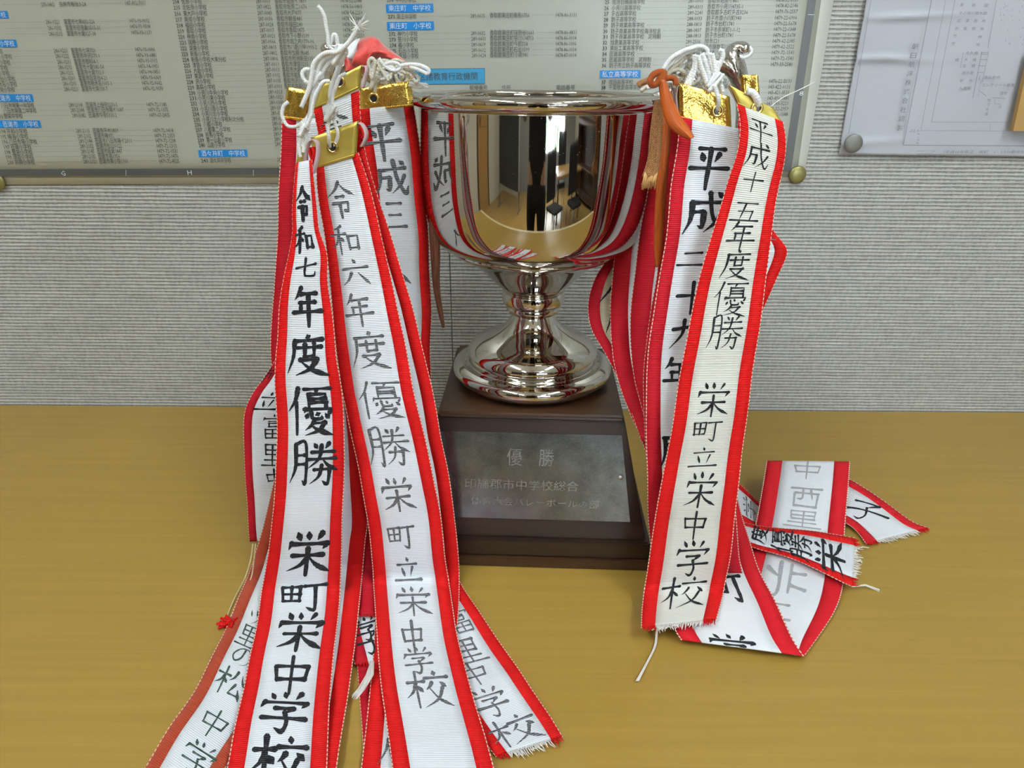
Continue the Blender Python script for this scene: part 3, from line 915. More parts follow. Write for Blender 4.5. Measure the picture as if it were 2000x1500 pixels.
for sg in (-1, 1):
    b = len(J)
    J += [(PX + sg * 0.17, PYY, H0 + 1.36, 0.055), (PX + sg * 0.23, PYY + 0.12, H0 + 1.12, 0.042), (PX + sg * 0.12, PYY + 0.40, H0 + 1.11, 0.030), (PX + sg * 0.066, PYY + 0.465, H0 + 1.118, (0.026, 0.02))]
    E_ += [(3, b), (b, b + 1), (b + 1, b + 2), (b + 2, b + 3)]
    b = len(J)
    J += [(PX + sg * 0.095, PYY, H0 + 0.84, 0.085), (PX + sg * 0.10, PYY + 0.015, H0 + 0.48, 0.056), (PX + sg * 0.105, PYY - 0.01, H0 + 0.09, 0.038), (PX + sg * 0.11, PYY + 0.03, H0 + 0.035, (0.04, 0.034)), (PX + sg * 0.12, PYY + 0.14, H0 + 0.028, (0.04, 0.026))]
    E_ += [(0, b), (b, b + 1), (b + 1, b + 2), (b + 2, b + 3), (b + 3, b + 4)]
body('body', J, E_, M['skin'])
# clothing a little larger than the body
JT = [(PX, PYY, H0 + 0.88, (0.165, 0.12)), (PX, PYY, H0 + 1.05, (0.15, 0.115)), (PX, PYY + 0.01, H0 + 1.22, (0.17, 0.125)), (PX, PYY, H0 + 1.36, (0.135, 0.105)), (PX, PYY + 0.008, H0 + 1.425, 0.07)]
ET = [(0, 1), (1, 2), (2, 3), (3, 4)]
for sg in (-1, 1):
    b = len(JT)
    JT += [(PX + sg * 0.172, PYY, H0 + 1.362, 0.068), (PX + sg * 0.232, PYY + 0.12, H0 + 1.12, 0.054), (PX + sg * 0.135, PYY + 0.36, H0 + 1.11, 0.040)]
    ET += [(3, b), (b, b + 1), (b + 1, b + 2)]
body('top', JT, ET, M['greycloth'])
body('black_apron', [(PX, PYY, H0 + 0.80, (0.172, 0.125)), (PX, PYY, H0 + 1.05, (0.158, 0.122)), (PX, PYY + 0.01, H0 + 1.20, (0.172, 0.130))], [(0, 1), (1, 2)], M['blackcloth'])
JP = [(PX, PYY, H0 + 0.93, (0.16, 0.118)), (PX, PYY, H0 + 0.86, (0.165, 0.12))]
EP = [(0, 1)]
for sg in (-1, 1):
    b = len(JP)
    JP += [(PX + sg * 0.095, PYY, H0 + 0.78, 0.10), (PX + sg * 0.10, PYY + 0.015, H0 + 0.48, 0.075), (PX + sg * 0.105, PYY - 0.01, H0 + 0.09, 0.062)]
    EP += [(1, b), (b, b + 1), (b + 1, b + 2)]
body('trousers', JP, EP, M['blackcloth'])
for sg in (-1, 1):
    # five fingers closing on the camera grip
    for k, (dz, l) in enumerate(((0.016, 0.062), (0.005, 0.07), (-0.006, 0.066), (-0.017, 0.052))):
        x0 = PX + sg * 0.062; y0 = PYY + 0.465; z0 = H0 + 1.118 + dz
        MB().tube(crom([(x0, y0 - 0.01, z0), (x0 + sg * 0.006, y0 + l * 0.5, z0), (x0 - sg * 0.008, y0 + l * 0.85, z0), (x0 - sg * 0.026, y0 + l * 0.8, z0)], 4), 0.0075, 8).build('finger', M['skin'], pr)
    MB().tube(crom([(PX + sg * 0.055, y0 - 0.02, H0 + 1.128), (PX + sg * 0.04, y0 + 0.004, H0 + 1.142), (PX + sg * 0.026, y0 + 0.018, H0 + 1.136)], 4), 0.009, 8).build('thumb', M['skin'], pr)
    MB().box((PX + sg * 0.12 - 0.045, PYY - 0.07, H0), (PX + sg * 0.12 + 0.045, PYY + 0.2, H0 + 0.06), 0.02).build('shoe', M['blackplastic'], pr)
def blob(name, c, r, m, n=20):
    bm = bmesh.new(); bmesh.ops.create_uvsphere(bm, u_segments=n, v_segments=n // 2, radius=1)
    for v in bm.verts:
        v.co = Vector((c[0] + v.co.x * r[0], c[1] + v.co.y * r[1], c[2] + v.co.z * r[2]))
    me = bpy.data.meshes.new(name); bm.to_mesh(me); bm.free()
    for p in me.polygons: p.use_smooth = True
    return link(name, me, m, pr)
hz = H0 + 1.62
blob('hair', (PX, PYY + 0.03, hz + 0.045), (0.088, 0.098, 0.085), M['hair'])
for sg in (-1, 1):
    blob('eye', (PX + sg * 0.03, PYY + 0.128, hz - 0.01), (0.012, 0.008, 0.008), M['eyewhite'], 12)
    blob('ear', (PX + sg * 0.082, PYY + 0.04, hz - 0.02), (0.01, 0.018, 0.03), M['skin'], 12)
blob('nose', (PX, PYY + 0.138, hz - 0.035), (0.012, 0.018, 0.02), M['skin'], 12)
blob('mouth', (PX, PYY + 0.130, hz - 0.068), (0.024, 0.006, 0.006), M['satin'], 12)
cm = empty('camera_body', (PX, -0.68, CAMH))
tag(cm, 'small black compact camera held by the photographer, mirrored in the cup', 'camera')
MB().box((CAM.x - 0.052, -0.672, CAMH - 0.032), (CAM.x + 0.052, -0.645, CAMH + 0.032), 0.005).build('camera_case', M['blackplastic'], cm)
MB().tube([(CAM.x, -0.646, CAMH), (CAM.x, -0.628, CAMH - 0.004)], 0.02, 24).build('lens_barrel', M['steel'], cm)

# ================================================================== posters on the wall
def text_geo(body, cache={}):
    if body in cache:
        return cache[body]
    c = bpy.data.curves.new('t', 'FONT'); c.body = body; c.resolution_u = 1
    o = bpy.data.objects.new('t', c); COL.objects.link(o)
    dg = bpy.context.evaluated_depsgraph_get()
    me = bpy.data.meshes.new_from_object(o.evaluated_get(dg))
    v = [(q.co.x, q.co.y) for q in me.vertices]; f = [tuple(p.vertices) for p in me.polygons]
    bpy.data.objects.remove(o); bpy.data.curves.remove(c); bpy.data.meshes.remove(me)
    cache[body] = (v, f)
    return cache[body]
def put_text(mb, body, x0, y0, x1, y1, hpx, Y, top=0.80, embolden=0.0, place=None, zc=0.36):
    """print BODY from pixel (x0,y0) to (x1,y1) (centre line), glyph height hpx pixels, on the plane Y"""
    v, f = text_geo(body)
    if not v:
        return
    a = min(q[0] for q in v); b = max(q[0] for q in v)
    pl = place or (lambda x, y: atY(x, y, Y))
    A, B = pl(x0, y0), pl(x1, y1)
    up = pl(x0, y0 - 1) - A
    ux = (B - A)
    n = Vector((0, -1, 0))
    upv = ux.cross(n).normalized()
    if upv.z < 0: upv = -upv
    if place:
        upv = (up - ux * up.dot(ux) / ux.dot(ux)).normalized()
    s = hpx * up.length / 0.92
    out = []
    for (x, y) in v:
        out.append(A + ux * ((x - a) / (b - a)) + upv * ((y - zc) * s))
    mb.add(out, f)
def rect(mb, pts, Y):
    mb.add([atY(x, y, Y) for x, y in pts], [(0, 1, 2, 3)])
def dots(mb, x0, y0, x1, y1, Y, step=3.6, r=0.62):
    n = int(abs(x1 - x0) / step)
    for i in range(n):
        t = (i + 0.5) / n
        x, y = x0 + (x1 - x0) * t, y0 + (y1 - y0) * t
        rect(mb, [(x - r, y + r * .8), (x + r, y + r * .8), (x + r, y - r * .8), (x - r, y - r * .8)], Y)

PYM = WY - 0.0022
PR = PYM - 0.0009      # print plane
mp = empty('school_map_poster', atY(780, 200, WY))
tag(mp, 'laminated grey-cream school directory poster pinned on the wall behind the cup', 'poster')
def sheet(name, corners, m, parent, Y, th=0.0008, lift=None, nu=40, nv=12):
    (tl, tr, br, bl) = corners
    A, B, C, D = [atY(*q, Y) for q in (tl, tr, br, bl)]
    v = []; f = []
    for j in range(nv + 1):
        for i in range(nu + 1):
            t, g = i / nu, j / nv
            p = A.lerp(B, t).lerp(D.lerp(C, t), g)
            if lift: p = p + Vector((0, -lift(t, g), 0))
            v.append(p)
    for j in range(nv):
        for i in range(nu):
            a = j * (nu + 1) + i
            f.append((a, a + 1, a + nu + 2, a + nu + 1))
    o = link(name, mesh(v, f, None, True), m, parent)
    md = o.modifiers.new('thickness', 'SOLIDIFY'); md.thickness = th; md.offset = 1
    return o
sheet('map_sheet', ((-130, -260), (1672, -260), (1569, 354), (-20, 361)), M['posteredge'], mp, PYM + 0.0006)
sheet('printed_face', ((-150, -262), (1640, -262), (1556, 346), (-60, 347)), M['poster'], mp, PYM, 0.0002)
bandb = MB()
bandb.add([atY(x, y, PR + 0.0004) for x, y in ((-60, 344.5), (1542, 334), (1546, 323), (-60, 331.5))], [(0, 1, 2, 3)])
bandb.add([atY(x, y, PR + 0.0004) for x, y in ((1530, 334), (1545, 334), (1597, -20), (1581, -20))], [(0, 1, 2, 3)])
bandb.build('border_band', M['band'], mp)
wt = MB()
for ch, x, y in (('G', 123, 338.3), ('H', 370, 337), ('8', 1565, 182)):
    put_text(wt, ch, x - 4, y, x + 4.5, y, 12, PR)
for x in (246, 495):
    rect(wt, [(x - .5, 344), (x + .3, 344), (x + .3, 332), (x - .5, 332)], PR)
rect(wt, [(1578, 29), (1591, 29), (1591, 28), (1578, 28)], PR)
wt.build('border_lettering', M['whiteprint'], mp)['kind'] = 'stuff'

def hbox(pts, Y):
    mb = MB(); rect(mb, pts, Y); mb.build('heading_box', M['blue'], mp)
ink_ = MB(); dt = MB(); bx2 = MB(); hw = MB()
H = 10.0
def A_(z): return z / 3.75
# block A, the two left columns of the poster (zoom units 3.75)
rowsA = [
 (335, 160, '286-0221', 468, 693, '富里市七栄652-226', 945, 150, '0476-93-0012', 0, None),
 (350, 205, '286-0202', 480, 732, '富里市日吉倉1515-31', 952, 192, '0476-93-9508', 20, None),
 (358, 247, '286-0212', 490, 700, '富里市十倉127-38', 960, 236, '0476-93-1171', 12, None),
 (392, 370, '286-0221', 520, 698, '富里市七栄720', 987, 360, '0476-93-0006', 20, '校'),
 (405, 410, '286-0222', 530, 728, '富里市中沢573-1', 996, 403, '0476-93-6881', 88, '小学校'),
 (418, 453, '286-0211', 542, 715, '富里市御料4-1', 1004, 443, '0476-93-1015', 75, '小学校'),
 (427, 492, '286-0212', 553, 760, '富里市十倉185-54', 1012, 485, '0476-94-0951', 55, '学校'),
 (438, 532, '286-0212', 565, 760, '富里市十倉732-3', 1020, 525, '0476-94-0851', 68, '小学校'),
 (448, 573, '286-0201', 575, 783, '富里市日吉台4-21', 1030, 566, '0476-93-6369', 110, '台小学校'),
 (460, 612, '286-0205', 587, 820, '富里市根木名1005-3', 1037, 606, '0476-92-0662', 125, '木名小学校'),
 (470, 652, '286-0221', 598, 788, '富里市七栄133-7', 1046, 647, '0476-92-9070', 108, '栄小学校'),
 (503, 768, '289-2114', 630, 860, '匝瑳市上谷中2270-5', 1072, 764, '0479-72-1185', 250, '八日市場第一中学校'),
 (516, 806, '289-2144', 640, 905, '匝瑳市八日市場イ1687', 1083, 802, '0479-72-1375', 268, '八日市場第二中学校'),
 (528, 845, '289-3182', 650, 855, '匝瑳市今泉5333-2', 1093, 842, '0479-67-2415', 165, '野栄中学校'),
 (556, 957, '289-2113', 680, 865, '匝瑳市平木1819', 1120, 954, '0479-72-0414', 200, '194 平和小学校'),
 (567, 996, '289-2102', 690, 832, '匝瑳市椿972', 1130, 992, '0479-72-2353', 207, '195 椿海小学校'),
 (576, 1033, '289-2144', 697, 962, '匝瑳市八日市場イ2311', 1137, 1029, '0479-72-1238', 272, '196 八日市場小学校'),
 (585, 1070, '289-2152', 705, 890, '匝瑳市松山1122', 1145, 1067, '0479-72-2313', 230, '197 匝瑳小学校'),
 (592, 1108, '289-2147', 712, 893, '匝瑳市飯倉1847', 1150, 1105, '0479-72-0531', 237, '198 豊栄小学校'),
 (602, 1145, '289-2132', 720, 877, '匝瑳市高1956', 1157, 1142, '0479-72-0476', 245, '199 須賀小学校'),
 (610, 1182, '289-2121', 728, 937, '匝瑳市東小笹1160', 1163, 1179, '0479-72-4525', 255, '200 共興小学校'),
 (300, 32, '270-1412', 435, 630, '白井市桜台3-28', 915, 20, '047-492-7011', 0, None)]
for (px, py, post, ax, ax2, addr, tx, ty, tel, nx, nm) in rowsA:
    put_text(ink_, post, A_(px), A_(py), A_(px + 98), A_(py - 1), H, PR)
    put_text(ink_, addr, A_(ax), A_(py - 1), A_(ax2), A_(py - 3), H, PR)
    put_text(ink_, tel, A_(tx), A_(ty + 1), A_(tx + 148), A_(ty), H, PR)
    dots(dt, A_(ax2 + 12), A_(py - 3), A_(tx - 12), A_(ty + 1), PR)
    if nm:
        x0 = max(nx - 27 * (len(nm) + (0 if nm[0] != '1' and nm[0] != '2' else -1.6)), -4)
        if len(nm) < 6: x0 = max(nx - 27 * len(nm), -30)
        put_text(ink_, nm, A_(x0), A_(py + 6), A_(nx), A_(py + 5), H, PR)
    dots(dt, A_(max(nx + 12, 2)), A_(py + 4), A_(px - 10), A_(py), PR)
put_text(ink_, '93', A_(-5), A_(853), A_(20), A_(853), H, PR)
for (x1, y0, y1, t, sh) in ((62, 80, 138, '小学校', 10), (125, 290, 348, '富里市　小学校', 10), (245, 690, 748, '匝瑳市　中学校', 12), (300, 882, 938, '匝瑳市　小学校', 10)):
    hbox([(-30, A_(y1)), (A_(x1 + 4), A_(y1 - 3)), (A_(x1 - 10), A_(y0)), (-30, A_(y0))], PR + 0.0004)
    put_text(hw, t, A_(x1 - 20 - 36.5 * len(t)), A_((y0 + y1) / 2 + 1), A_(x1 - 20), A_((y0 + y1) / 2), 11.5, PR)
# block B
rowsB = [
 (214, '佐原小学校', 28, 240, 12, '287-0003', '香取市佐原イ1870', 772, 1005, '0478-52-2044'),
 (215, '北佐原小学校', 36, 275, 55, '287-0822', '香取市佐原二1676', 777, 1008, '0478-56-0403'),
 (216, '東大戸小学校', 42, 280, 100, '287-0043', '香取市大戸877', 782, 968, '0478-54-2250'),
 (217, '竟成小学校', 50, 262, 143, '287-0036', '香取市観音481', 787, 972, '0478-59-3842'),
 (218, '福田小学校', 57, 265, 186, '287-0024', '香取市福田240', 790, 978, '0478-59-2900'),
 (219, '香取小学校', 65, 270, 227, '287-0017', '香取市香取1875', 795, 992, '0478-57-1192'),
 (220, '神南小学校', 70, 275, 269, '287-0021', '香取市下小野1599', 800, 1025, '0478-59-2559'),
 (221, '瑞穂小学校', 78, 285, 311, '287-0066', '香取市堀之内1770-96', 804, 1062, '0478-58-1032'),
 (222, '湖東小学校', 85, 290, 353, '287-0815', '香取市八筋川甲1993-2', 808, 1083, None),
 (223, '新島小学校', 93, 298, 395, '287-0802', '香取市加藤洲685', 814, 1026, None),
 (224, '新島小学校大東分校', 100, 418, 437, '287-0806', '香取市附洲新田1354', 818, 1070, None),
 (225, '津宮小学校', 110, 312, 478, '287-0011', '香取市津宮1215', 823, 1020, None),
 (226, '大倉小学校', 117, 318, 518, '287-0013', '香取市大倉501', 828, 1005, None),
 (227, '栗源小学校', 125, 325, 558, '287-0102', '香取市岩部125', 833, 1010, None),
 (228, '沢小学校', 132, 305, 599, '287-0105', '香取市沢1180', 838, 1005, None),
 (229, '高萩小学校', 138, 340, 640, '287-0101', '香取市高萩521', 843, 1010, None),
 (230, '小見川中央小学校', 147, 435, 680, '289-0313', '', 0, 0, None),
 (231, '小見川東小学校', 152, 412, 718, '289-0321', '', 0, 0, None),
 (232, '小見川西小学校', 160, 417, 757, '289-0349', '', 0, 0, None),
 (233, '小見川南小学校', 168, 427, 797, '289-0303', '', 0, 0, None),
 (234, '小見川北小学校', 175, 432, 835, '289-0332', '', 0, 0, None),
 (235, '小見川北小学校利北分校', 182, 548, 875, '289-0331', '', 0, 0, None),
 (236, '八都小学校', 190, 390, 912, '289-0407', '', 0, 0, None),
 (237, '八都第二小学校', 197, 450, 950, '289-0408', '', 0, 0, None),
 (238, '府馬小学校', 205, 400, 989, '289-0407', '', 0, 0, None),
 (239, '第一山倉小学校', 212, 462, 1026, '289-0412', '', 0, 0, None),
 (240, '山倉小学校', 220, 412, 1062, '289-0411', '', 0, 0, None),
 (241, '酒々井中学校', 237, 455, 1175, '285-0922', '', 0, 0, None)]
B_ = lambda z: 330 + z / 3.748
C_ = lambda z: z / 3.748
for k, (no, nm, x0, x1, y, post, addr, ax, ax2, tel) in enumerate(rowsB):
    px = 635 + (y - 10) * 0.1335
    py = y - 5 - 3 * min(1, k / 12)
    put_text(ink_, str(no), B_(x0 - 2), C_(y + 1), B_(x0 + 44), C_(y), H, PR)
    put_text(ink_, str(no), B_(x0 - 1), C_(y + 1), B_(x0 + 45), C_(y), H, PR)
    put_text(ink_, nm, B_(x0 + 62), C_(y), B_(x1), C_(y - 2), H + .4, PR)
    dots(dt, B_(x1 + 18), C_(y - 2), B_(px - 10), C_(py), PR)
    put_text(ink_, post, B_(px), C_(py), B_(px + 105), C_(py - 1), H, PR)
    if addr:
        put_text(ink_, addr, B_(ax), C_(py), B_(ax2), C_(py - 2), H + .4, PR)
    if tel:
        tx = 500 + (620 + (y - 45) * 0.082) / 3.75
        dots(dt, B_(ax2 + 14), C_(py - 3), tx - 3, C_(py - 6), PR)
        put_text(ink_, tel, tx, C_(y - 8), tx + 41.5, C_(y - 9), H, PR)
hbox([(B_(220), C_(1152)), (B_(576), C_(1148)), (B_(570), C_(1094)), (B_(214), C_(1098))], PR + 0.0004)
put_text(hw, '酒々井町　中学校', B_(236), C_(1124), B_(556), C_(1122), 11.5, PR)
# block C (origin 700, scale 4.167)
D_ = lambda z: 700 + z / 4.167
E2 = lambda z: z / 4.167
rowsC = [(270, '中村小学校', 235, 470, 0, None, '', 0, None, 0),
 (271, '東庄中学校', 243, 475, 135, '289-0615', '香取郡東庄町青馬1756', 1390, '0478-86-3131', 120),
 (272, '神代小学校', 250, 482, 276, '289-0632', '香取郡東庄町窪野谷1661', 1425, '0478-86-4811', 262),
 (273, '笹川小学校', 253, 483, 322, '289-0601', '香取郡東庄町笹川い4713', 1425, '0478-86-0014', 308),
 (274, '橘小学校', 256, 453, 369, '289-0619', '香取郡東庄町今郡558', 1378, '0478-86-1006', 354),
 (275, '石出小学校', 258, 487, 415, '289-0612', '香取郡東庄町石出1599', 1392, '0478-86-1014', 402),
 (276, '東城小学校', 260, 490, 458, '289-0624', '香取郡東庄町小南941', 1378, '0478-87-0014', 447)]
for (no, nm, x0, x1, y, post, addr, ax2, tel, ty) in rowsC:
    put_text(ink_, str(no), D_(x0 - 3), E2(y + 1), D_(x0 + 49), E2(y), H, PR)
    put_text(ink_, str(no), D_(x0 - 1), E2(y + 1), D_(x0 + 51), E2(y), H, PR)
    put_text(ink_, nm, D_(x0 + 68), E2(y), D_(x1), E2(y - 1), H + .4, PR)
    if post:
        px = 913 + (y - 128) * 0.027
        dots(dt, D_(x1 + 22), E2(y - 3), D_(px - 10), E2(y - 7), PR)
        put_text(ink_, post, D_(px), E2(y - 7), D_(px + 115), E2(y - 8), H, PR)
        put_text(ink_, addr, D_(1070), E2(y - 10), D_(ax2), E2(y - 12), H + .6, PR)
        dots(dt, D_(ax2 + 22), E2(ty + 2), D_(1592), E2(ty + 1), PR)
        put_text(ink_, tel, D_(1604), E2(ty + 1), D_(1774), E2(ty), H, PR)
for (x0, x1, y0, y1, t) in ((225, 610, 32, 104, '東庄町　中学校'), (233, 615, 176, 248, '東庄町　小学校')):
    hbox([(D_(x0 + 2), E2(y1 + 1)), (D_(x1 + 2), E2(y1 - 5)), (D_(x1 - 2), E2(y0 - 3)), (D_(x0 - 2), E2(y0 + 3))], PR + 0.0004)
    put_text(hw, t, D_(x0 + 20), E2((y0 + y1) / 2), D_(x1 - 22), E2((y0 + y1) / 2 - 3), 12, PR)
rect(ink_, [(D_(258), E2(690)), (D_(1029), E2(684)), (D_(1029), E2(554)), (D_(258), E2(562))], PR + 0.0004)
rect(bx2, [(D_(261), E2(687)), (D_(1026), E2(681)), (D_(1026), E2(558)), (D_(261), E2(565))], PR + 0.0002)
put_text(ink_, '香取地区諸教育行政機関', D_(308), E2(626), D_(968), E2(621), 15.5, PR)
put_text(ink_, '郵便番号', D_(905), E2(716), D_(1050), E2(715), H, PR)
put_text(ink_, '住所', D_(1168), E2(715), D_(1240), E2(714), H, PR)
put_text(ink_, '電話番号', D_(1610), E2(713), D_(1762), E2(712), H, PR)
# block D (origin 1100, scale 3.846)
G_ = lambda z: 1100 + z / 3.846
K_ = lambda z: z / 3.846
rowsD = [(25, '佐原白楊高等学校', 315, 615, 14, '287-0003', '香取市佐原イ861', 1087, 1315, '0478-52-5137', 1600, -2),
 (26, '小見川高等学校', 310, 583, 60, '289-0313', '香取市小見川4735-1', 1083, 1350, '0478-82-2146', 1597, 40),
 (27, '多古高等学校', 308, 550, 103, '289-2241', '香取郡多古町多古3236', 1080, 1388, '0479-76-2557', 1594, 85),
 (28, '銚子高等学校', 306, 548, 147, '288-0033', '銚子市南小川町943', 1077, 1338, '0479-22-6906', 1588, 131),
 (29, '銚子商業高等学校', 304, 610, 190, '288-0813', '銚子市台町1781', 1073, 1282, '0479-22-5678', 1584, 175),
 (30, '銚子商業高等学校海洋校舎', 302, 733, 235, '288-0837', '銚子市長塚町1-1-12', 1070, 1330, '0479-22-1348', 1580, 218),
 (31, '銚子商業高等学校　定時制', 300, 732, 276, '288-0813', '銚子市台町1781', 1067, 1275, '0479-22-5678', 1576, 263),
 (32, '旭農業高等学校', 298, 572, 320, '289-2516', '旭市ロ1', 1063, 1168, '0479-62-2385', 1572, 306),
 (33, '東総工業高等学校', 297, 600, 362, '289-2505', '旭市鎌数字川西5146', 1060, 1330, '0479-62-2522', 1568, 349),
 (34, '匝瑳高等学校', 295, 537, 406, '289-2144', '匝瑳市八日市場イ1630', 1057, 1345, '0479-72-1541', 1564, 393),
 (35, '匝瑳高等学校　定時制', 293, 660, 449, '289-2144', '匝瑳市八日市場イ1630', 1054, 1340, '0479-72-1541', 1560, 437),
 (36, '銚子市立銚子高等学校', 291, 657, 492, '288-0814', '銚子市春日町2689', 1050, 1300, '0479-33-2580', 1556, 481),
 (37, '成田高等学校', 288, 525, 617, '286-0023', '成田市成田27', 1040, 1250, '0476-22-2131', 1545, 608),
 (38, '千葉敬愛高等学校', 287, 585, 657, '284-0005', '四街道市四街道1522', 1037, 1300, '043-422-0131', 1541, 651),
 (0, '', 0, 0, 700, '', '', 0, 0, '043-421-3533', 1537, 693), (0, '', 0, 0, 740, '', '', 0, 0, '043-496-3881', 1533, 735),
 (0, '', 0, 0, 780, '', '', 0, 0, '043-443-3221', 1528, 775), (0, '', 0, 0, 820, '', '', 0, 0, '0478-52-2959', 1524, 816),
 (0, '', 0, 0, 860, '', '', 0, 0, '0479-72-1588', 1520, 857)]
for (no, nm, x0, x1, y, post, addr, ax, ax2, tel, tx, ty) in rowsD:
    if no:
        put_text(ink_, str(no), G_(x0 - 1), K_(y + 1), G_(x0 + 30), K_(y), H, PR)
        put_text(ink_, str(no), G_(x0 + 1), K_(y + 1), G_(x0 + 32), K_(y), H, PR)
        put_text(ink_, nm, G_(x0 + 55), K_(y), G_(x1), K_(y - 1), H + .4, PR)
        px = 941 - (y - 14) * 0.063
        dots(dt, G_(x1 + 15), K_(y - 3), G_(px - 8), K_(y - 6), PR)
        put_text(ink_, post, G_(px), K_(y - 8), G_(px + 110), K_(y - 9), H, PR)
        put_text(ink_, addr, G_(ax), K_(y - 10), G_(ax2), K_(y - 12), H + .4, PR)
        dots(dt, G_(ax2 + 12), K_(ty + 4), G_(tx - 8), K_(ty + 2), PR)
    else:
        dots(dt, G_(tx - 90), K_(ty + 3), G_(tx - 8), K_(ty + 2), PR)
    put_text(ink_, tel, G_(tx), K_(ty + 1), G_(tx + (168 if tel[3] != '-' else 160)), K_(ty), H, PR)
hbox([(G_(273), K_(590)), (G_(581), K_(587)), (G_(582), K_(525)), (G_(275), K_(529))], PR + 0.0004)
put_text(hw, '私立高等学校', G_(292), K_(560), G_(562), K_(557), 12, PR)
ink_.build('printed_text', M['printgrey'], mp)['kind'] = 'stuff'
dt.build('dotted_leaders', M['printsoft'], mp)['kind'] = 'stuff'
bx2.build('district_heading_box', M['blue2'], mp)
hw.build('heading_text', M['whiteprint'], mp)['kind'] = 'stuff'

# white plan sheet at the right
PS = WY - 0.0030
plan = empty('plan_sheet', atY(1850, 150, WY))
tag(plan, 'white creased survey plan sheet pinned at the upper right of the wall', 'paper')
def creases(t, g):
    y = -180 + g * 485
    r = 0.0035 * math.exp(-((y - 22 + t * 20) / 6.0) ** 2) * max(0, 1 - abs(t - .18) * 4)
    r += 0.0042 * math.exp(-((y - 100 - 25 * abs(t - .12)) / 6.0) ** 2) * max(0, 1 - abs(t - .12) * 4)
    r += 0.0030 * math.exp(-((y - 285 + t * 60) / 8.0) ** 2) * max(0, 1 - t * 3)
    r += 0.0012 * math.sin(t * 9 + g * 5) + 0.0012
    return r
sheet('paper_sheet', ((1722, -180), (2190, -180), (2120, 308), (1638, 301)), M['paper'], plan, PS, 0.0003, creases, 90, 90)
Q = PS - 0.0046
pl = MB()
P_ = lambda x, y: (1600 + x / 4.6875, y / 4.6875)
def line(mb, a, b, wd=0.9, Y=Q):
    (x0, y0), (x1, y1) = P_(*a), P_(*b)
    dx, dy = x1 - x0, y1 - y0
    l = math.hypot(dx, dy) or 1
    nx, ny = -dy / l * wd / 2, dx / l * wd / 2
    rect(mb, [(x0 + nx, y0 + ny), (x1 + nx, y1 + ny), (x1 - nx, y1 - ny), (x0 - nx, y0 - ny)], Y)
for a, b, wd in (((485, -60), (270, 1225), .7), ((1040, -60), (770, 1328), 1.1), ((770, 1328), (2100, 1338), 1.1), ((1165, -40), (930, 1195), .6), ((1250, -40), (1028, 1118), .7),
                 ((1028, 1118), (1735, 1120), .6), ((930, 1195), (1745, 1200), .6), ((1630, -40), (1545, 440), .8), ((1735, 1120), (1900, 480), .5),
                 ((1480, 480), (1550, 482), .8), ((1478, 495), (1548, 497), .8), ((1470, 545), (1535, 547), .8), ((1455, 602), (1525, 604), .8), ((1448, 662), (1505, 664), .8),
                 ((1490, 470), (1405, 900), .8), ((1552, 470), (1490, 760), .6), ((1470, 690), (1462, 740), .8), ((1320, 475), (1292, 625), .6), ((1465, 830), (1530, 880), .8), ((1585, 893), (1705, 903), .8),
                 ((1480, 740), (1455, 890), .4), ((1610, 900), (1605, 950), .5), ((1605, 950), (1660, 955), .5), ((1570, 1130), (1560, 1195), .4), ((890, 1385), (1060, 1380), .4), ((900, 1410), (1020, 1405), .5), ((1020, 1405), (1065, 1382), .5)):
    line(pl, a, b, wd)
def ptxt(t, x0, y, x1, h=30):
    a = P_(x0, y); b = P_(x1, y)
    put_text(pl, t, a[0], a[1], b[0], b[1], h / 4.6875, Q)
for i, ch in enumerate('朝日航洋株式会社調製'):
    x = 878 - i * 15.6; y = 425 + i * 83
    ptxt(ch, x - 27, y, x + 27, 52)
for t, x0, y, x1 in (('果', 1290, 45, 1320), ('樹', 1398, 48, 1432), ('園', 1512, 50, 1545), ('その他の樹木畑', 1280, 122, 1535), ('広', 1265, 190, 1297), ('葉', 1342, 190, 1372), ('樹', 1417, 192, 1450), ('林', 1490, 192, 1522),
                     ('針', 1245, 262, 1278), ('葉', 1320, 262, 1352), ('樹', 1398, 262, 1432), ('林', 1475, 264, 1508), ('竹', 1228, 330, 1260), ('林', 1455, 338, 1490), ('荒', 1210, 402, 1242), ('地', 1437, 410, 1470),
                     ('永久橋', 1340, 488, 1455), ('橋', 1245, 550, 1278), ('木', 1330, 546, 1358), ('橋', 1405, 548, 1438), ('徒', 1315, 603, 1345), ('橋', 1395, 603, 1428), ('送水管', 1305, 668, 1412), ('砂', 1290, 738, 1322), ('地', 1370, 740, 1402),
                     ('入渡場', 1280, 808, 1388), ('流水方向', 1505, 710, 1655), ('コンクリート被覆', 1490, 780, 1790), ('湿地', 1652, 853, 1722), ('池', 1640, 980, 1668), ('地', 1540, 918, 1568), ('下', 1535, 960, 1562), ('水', 1525, 1003, 1552), ('路', 1518, 1045, 1546), ('-22.0', 820, 1198, 915)):
    ptxt(t, x0, y, x1)
ptxt('（平成15年修正　栄町　1：2,500都市計画図）', 1140, 1392, 1990, 28)
for i, ch in enumerate('6.0k'):
    ptxt(ch, 900 - i * 2, 1225 + i * 28, 922 - i * 2, 22)
rnd = random.Random(4)
for i in range(34):
    x, y = 1650 + rnd.random() * 230, 20 + rnd.random() * 400
    line(pl, (x, y), (x + rnd.uniform(3, 9), y + rnd.uniform(-12, 14)), 0.9)
pl.build('plan_drawing', M['planline'], plan)['kind'] = 'stuff'
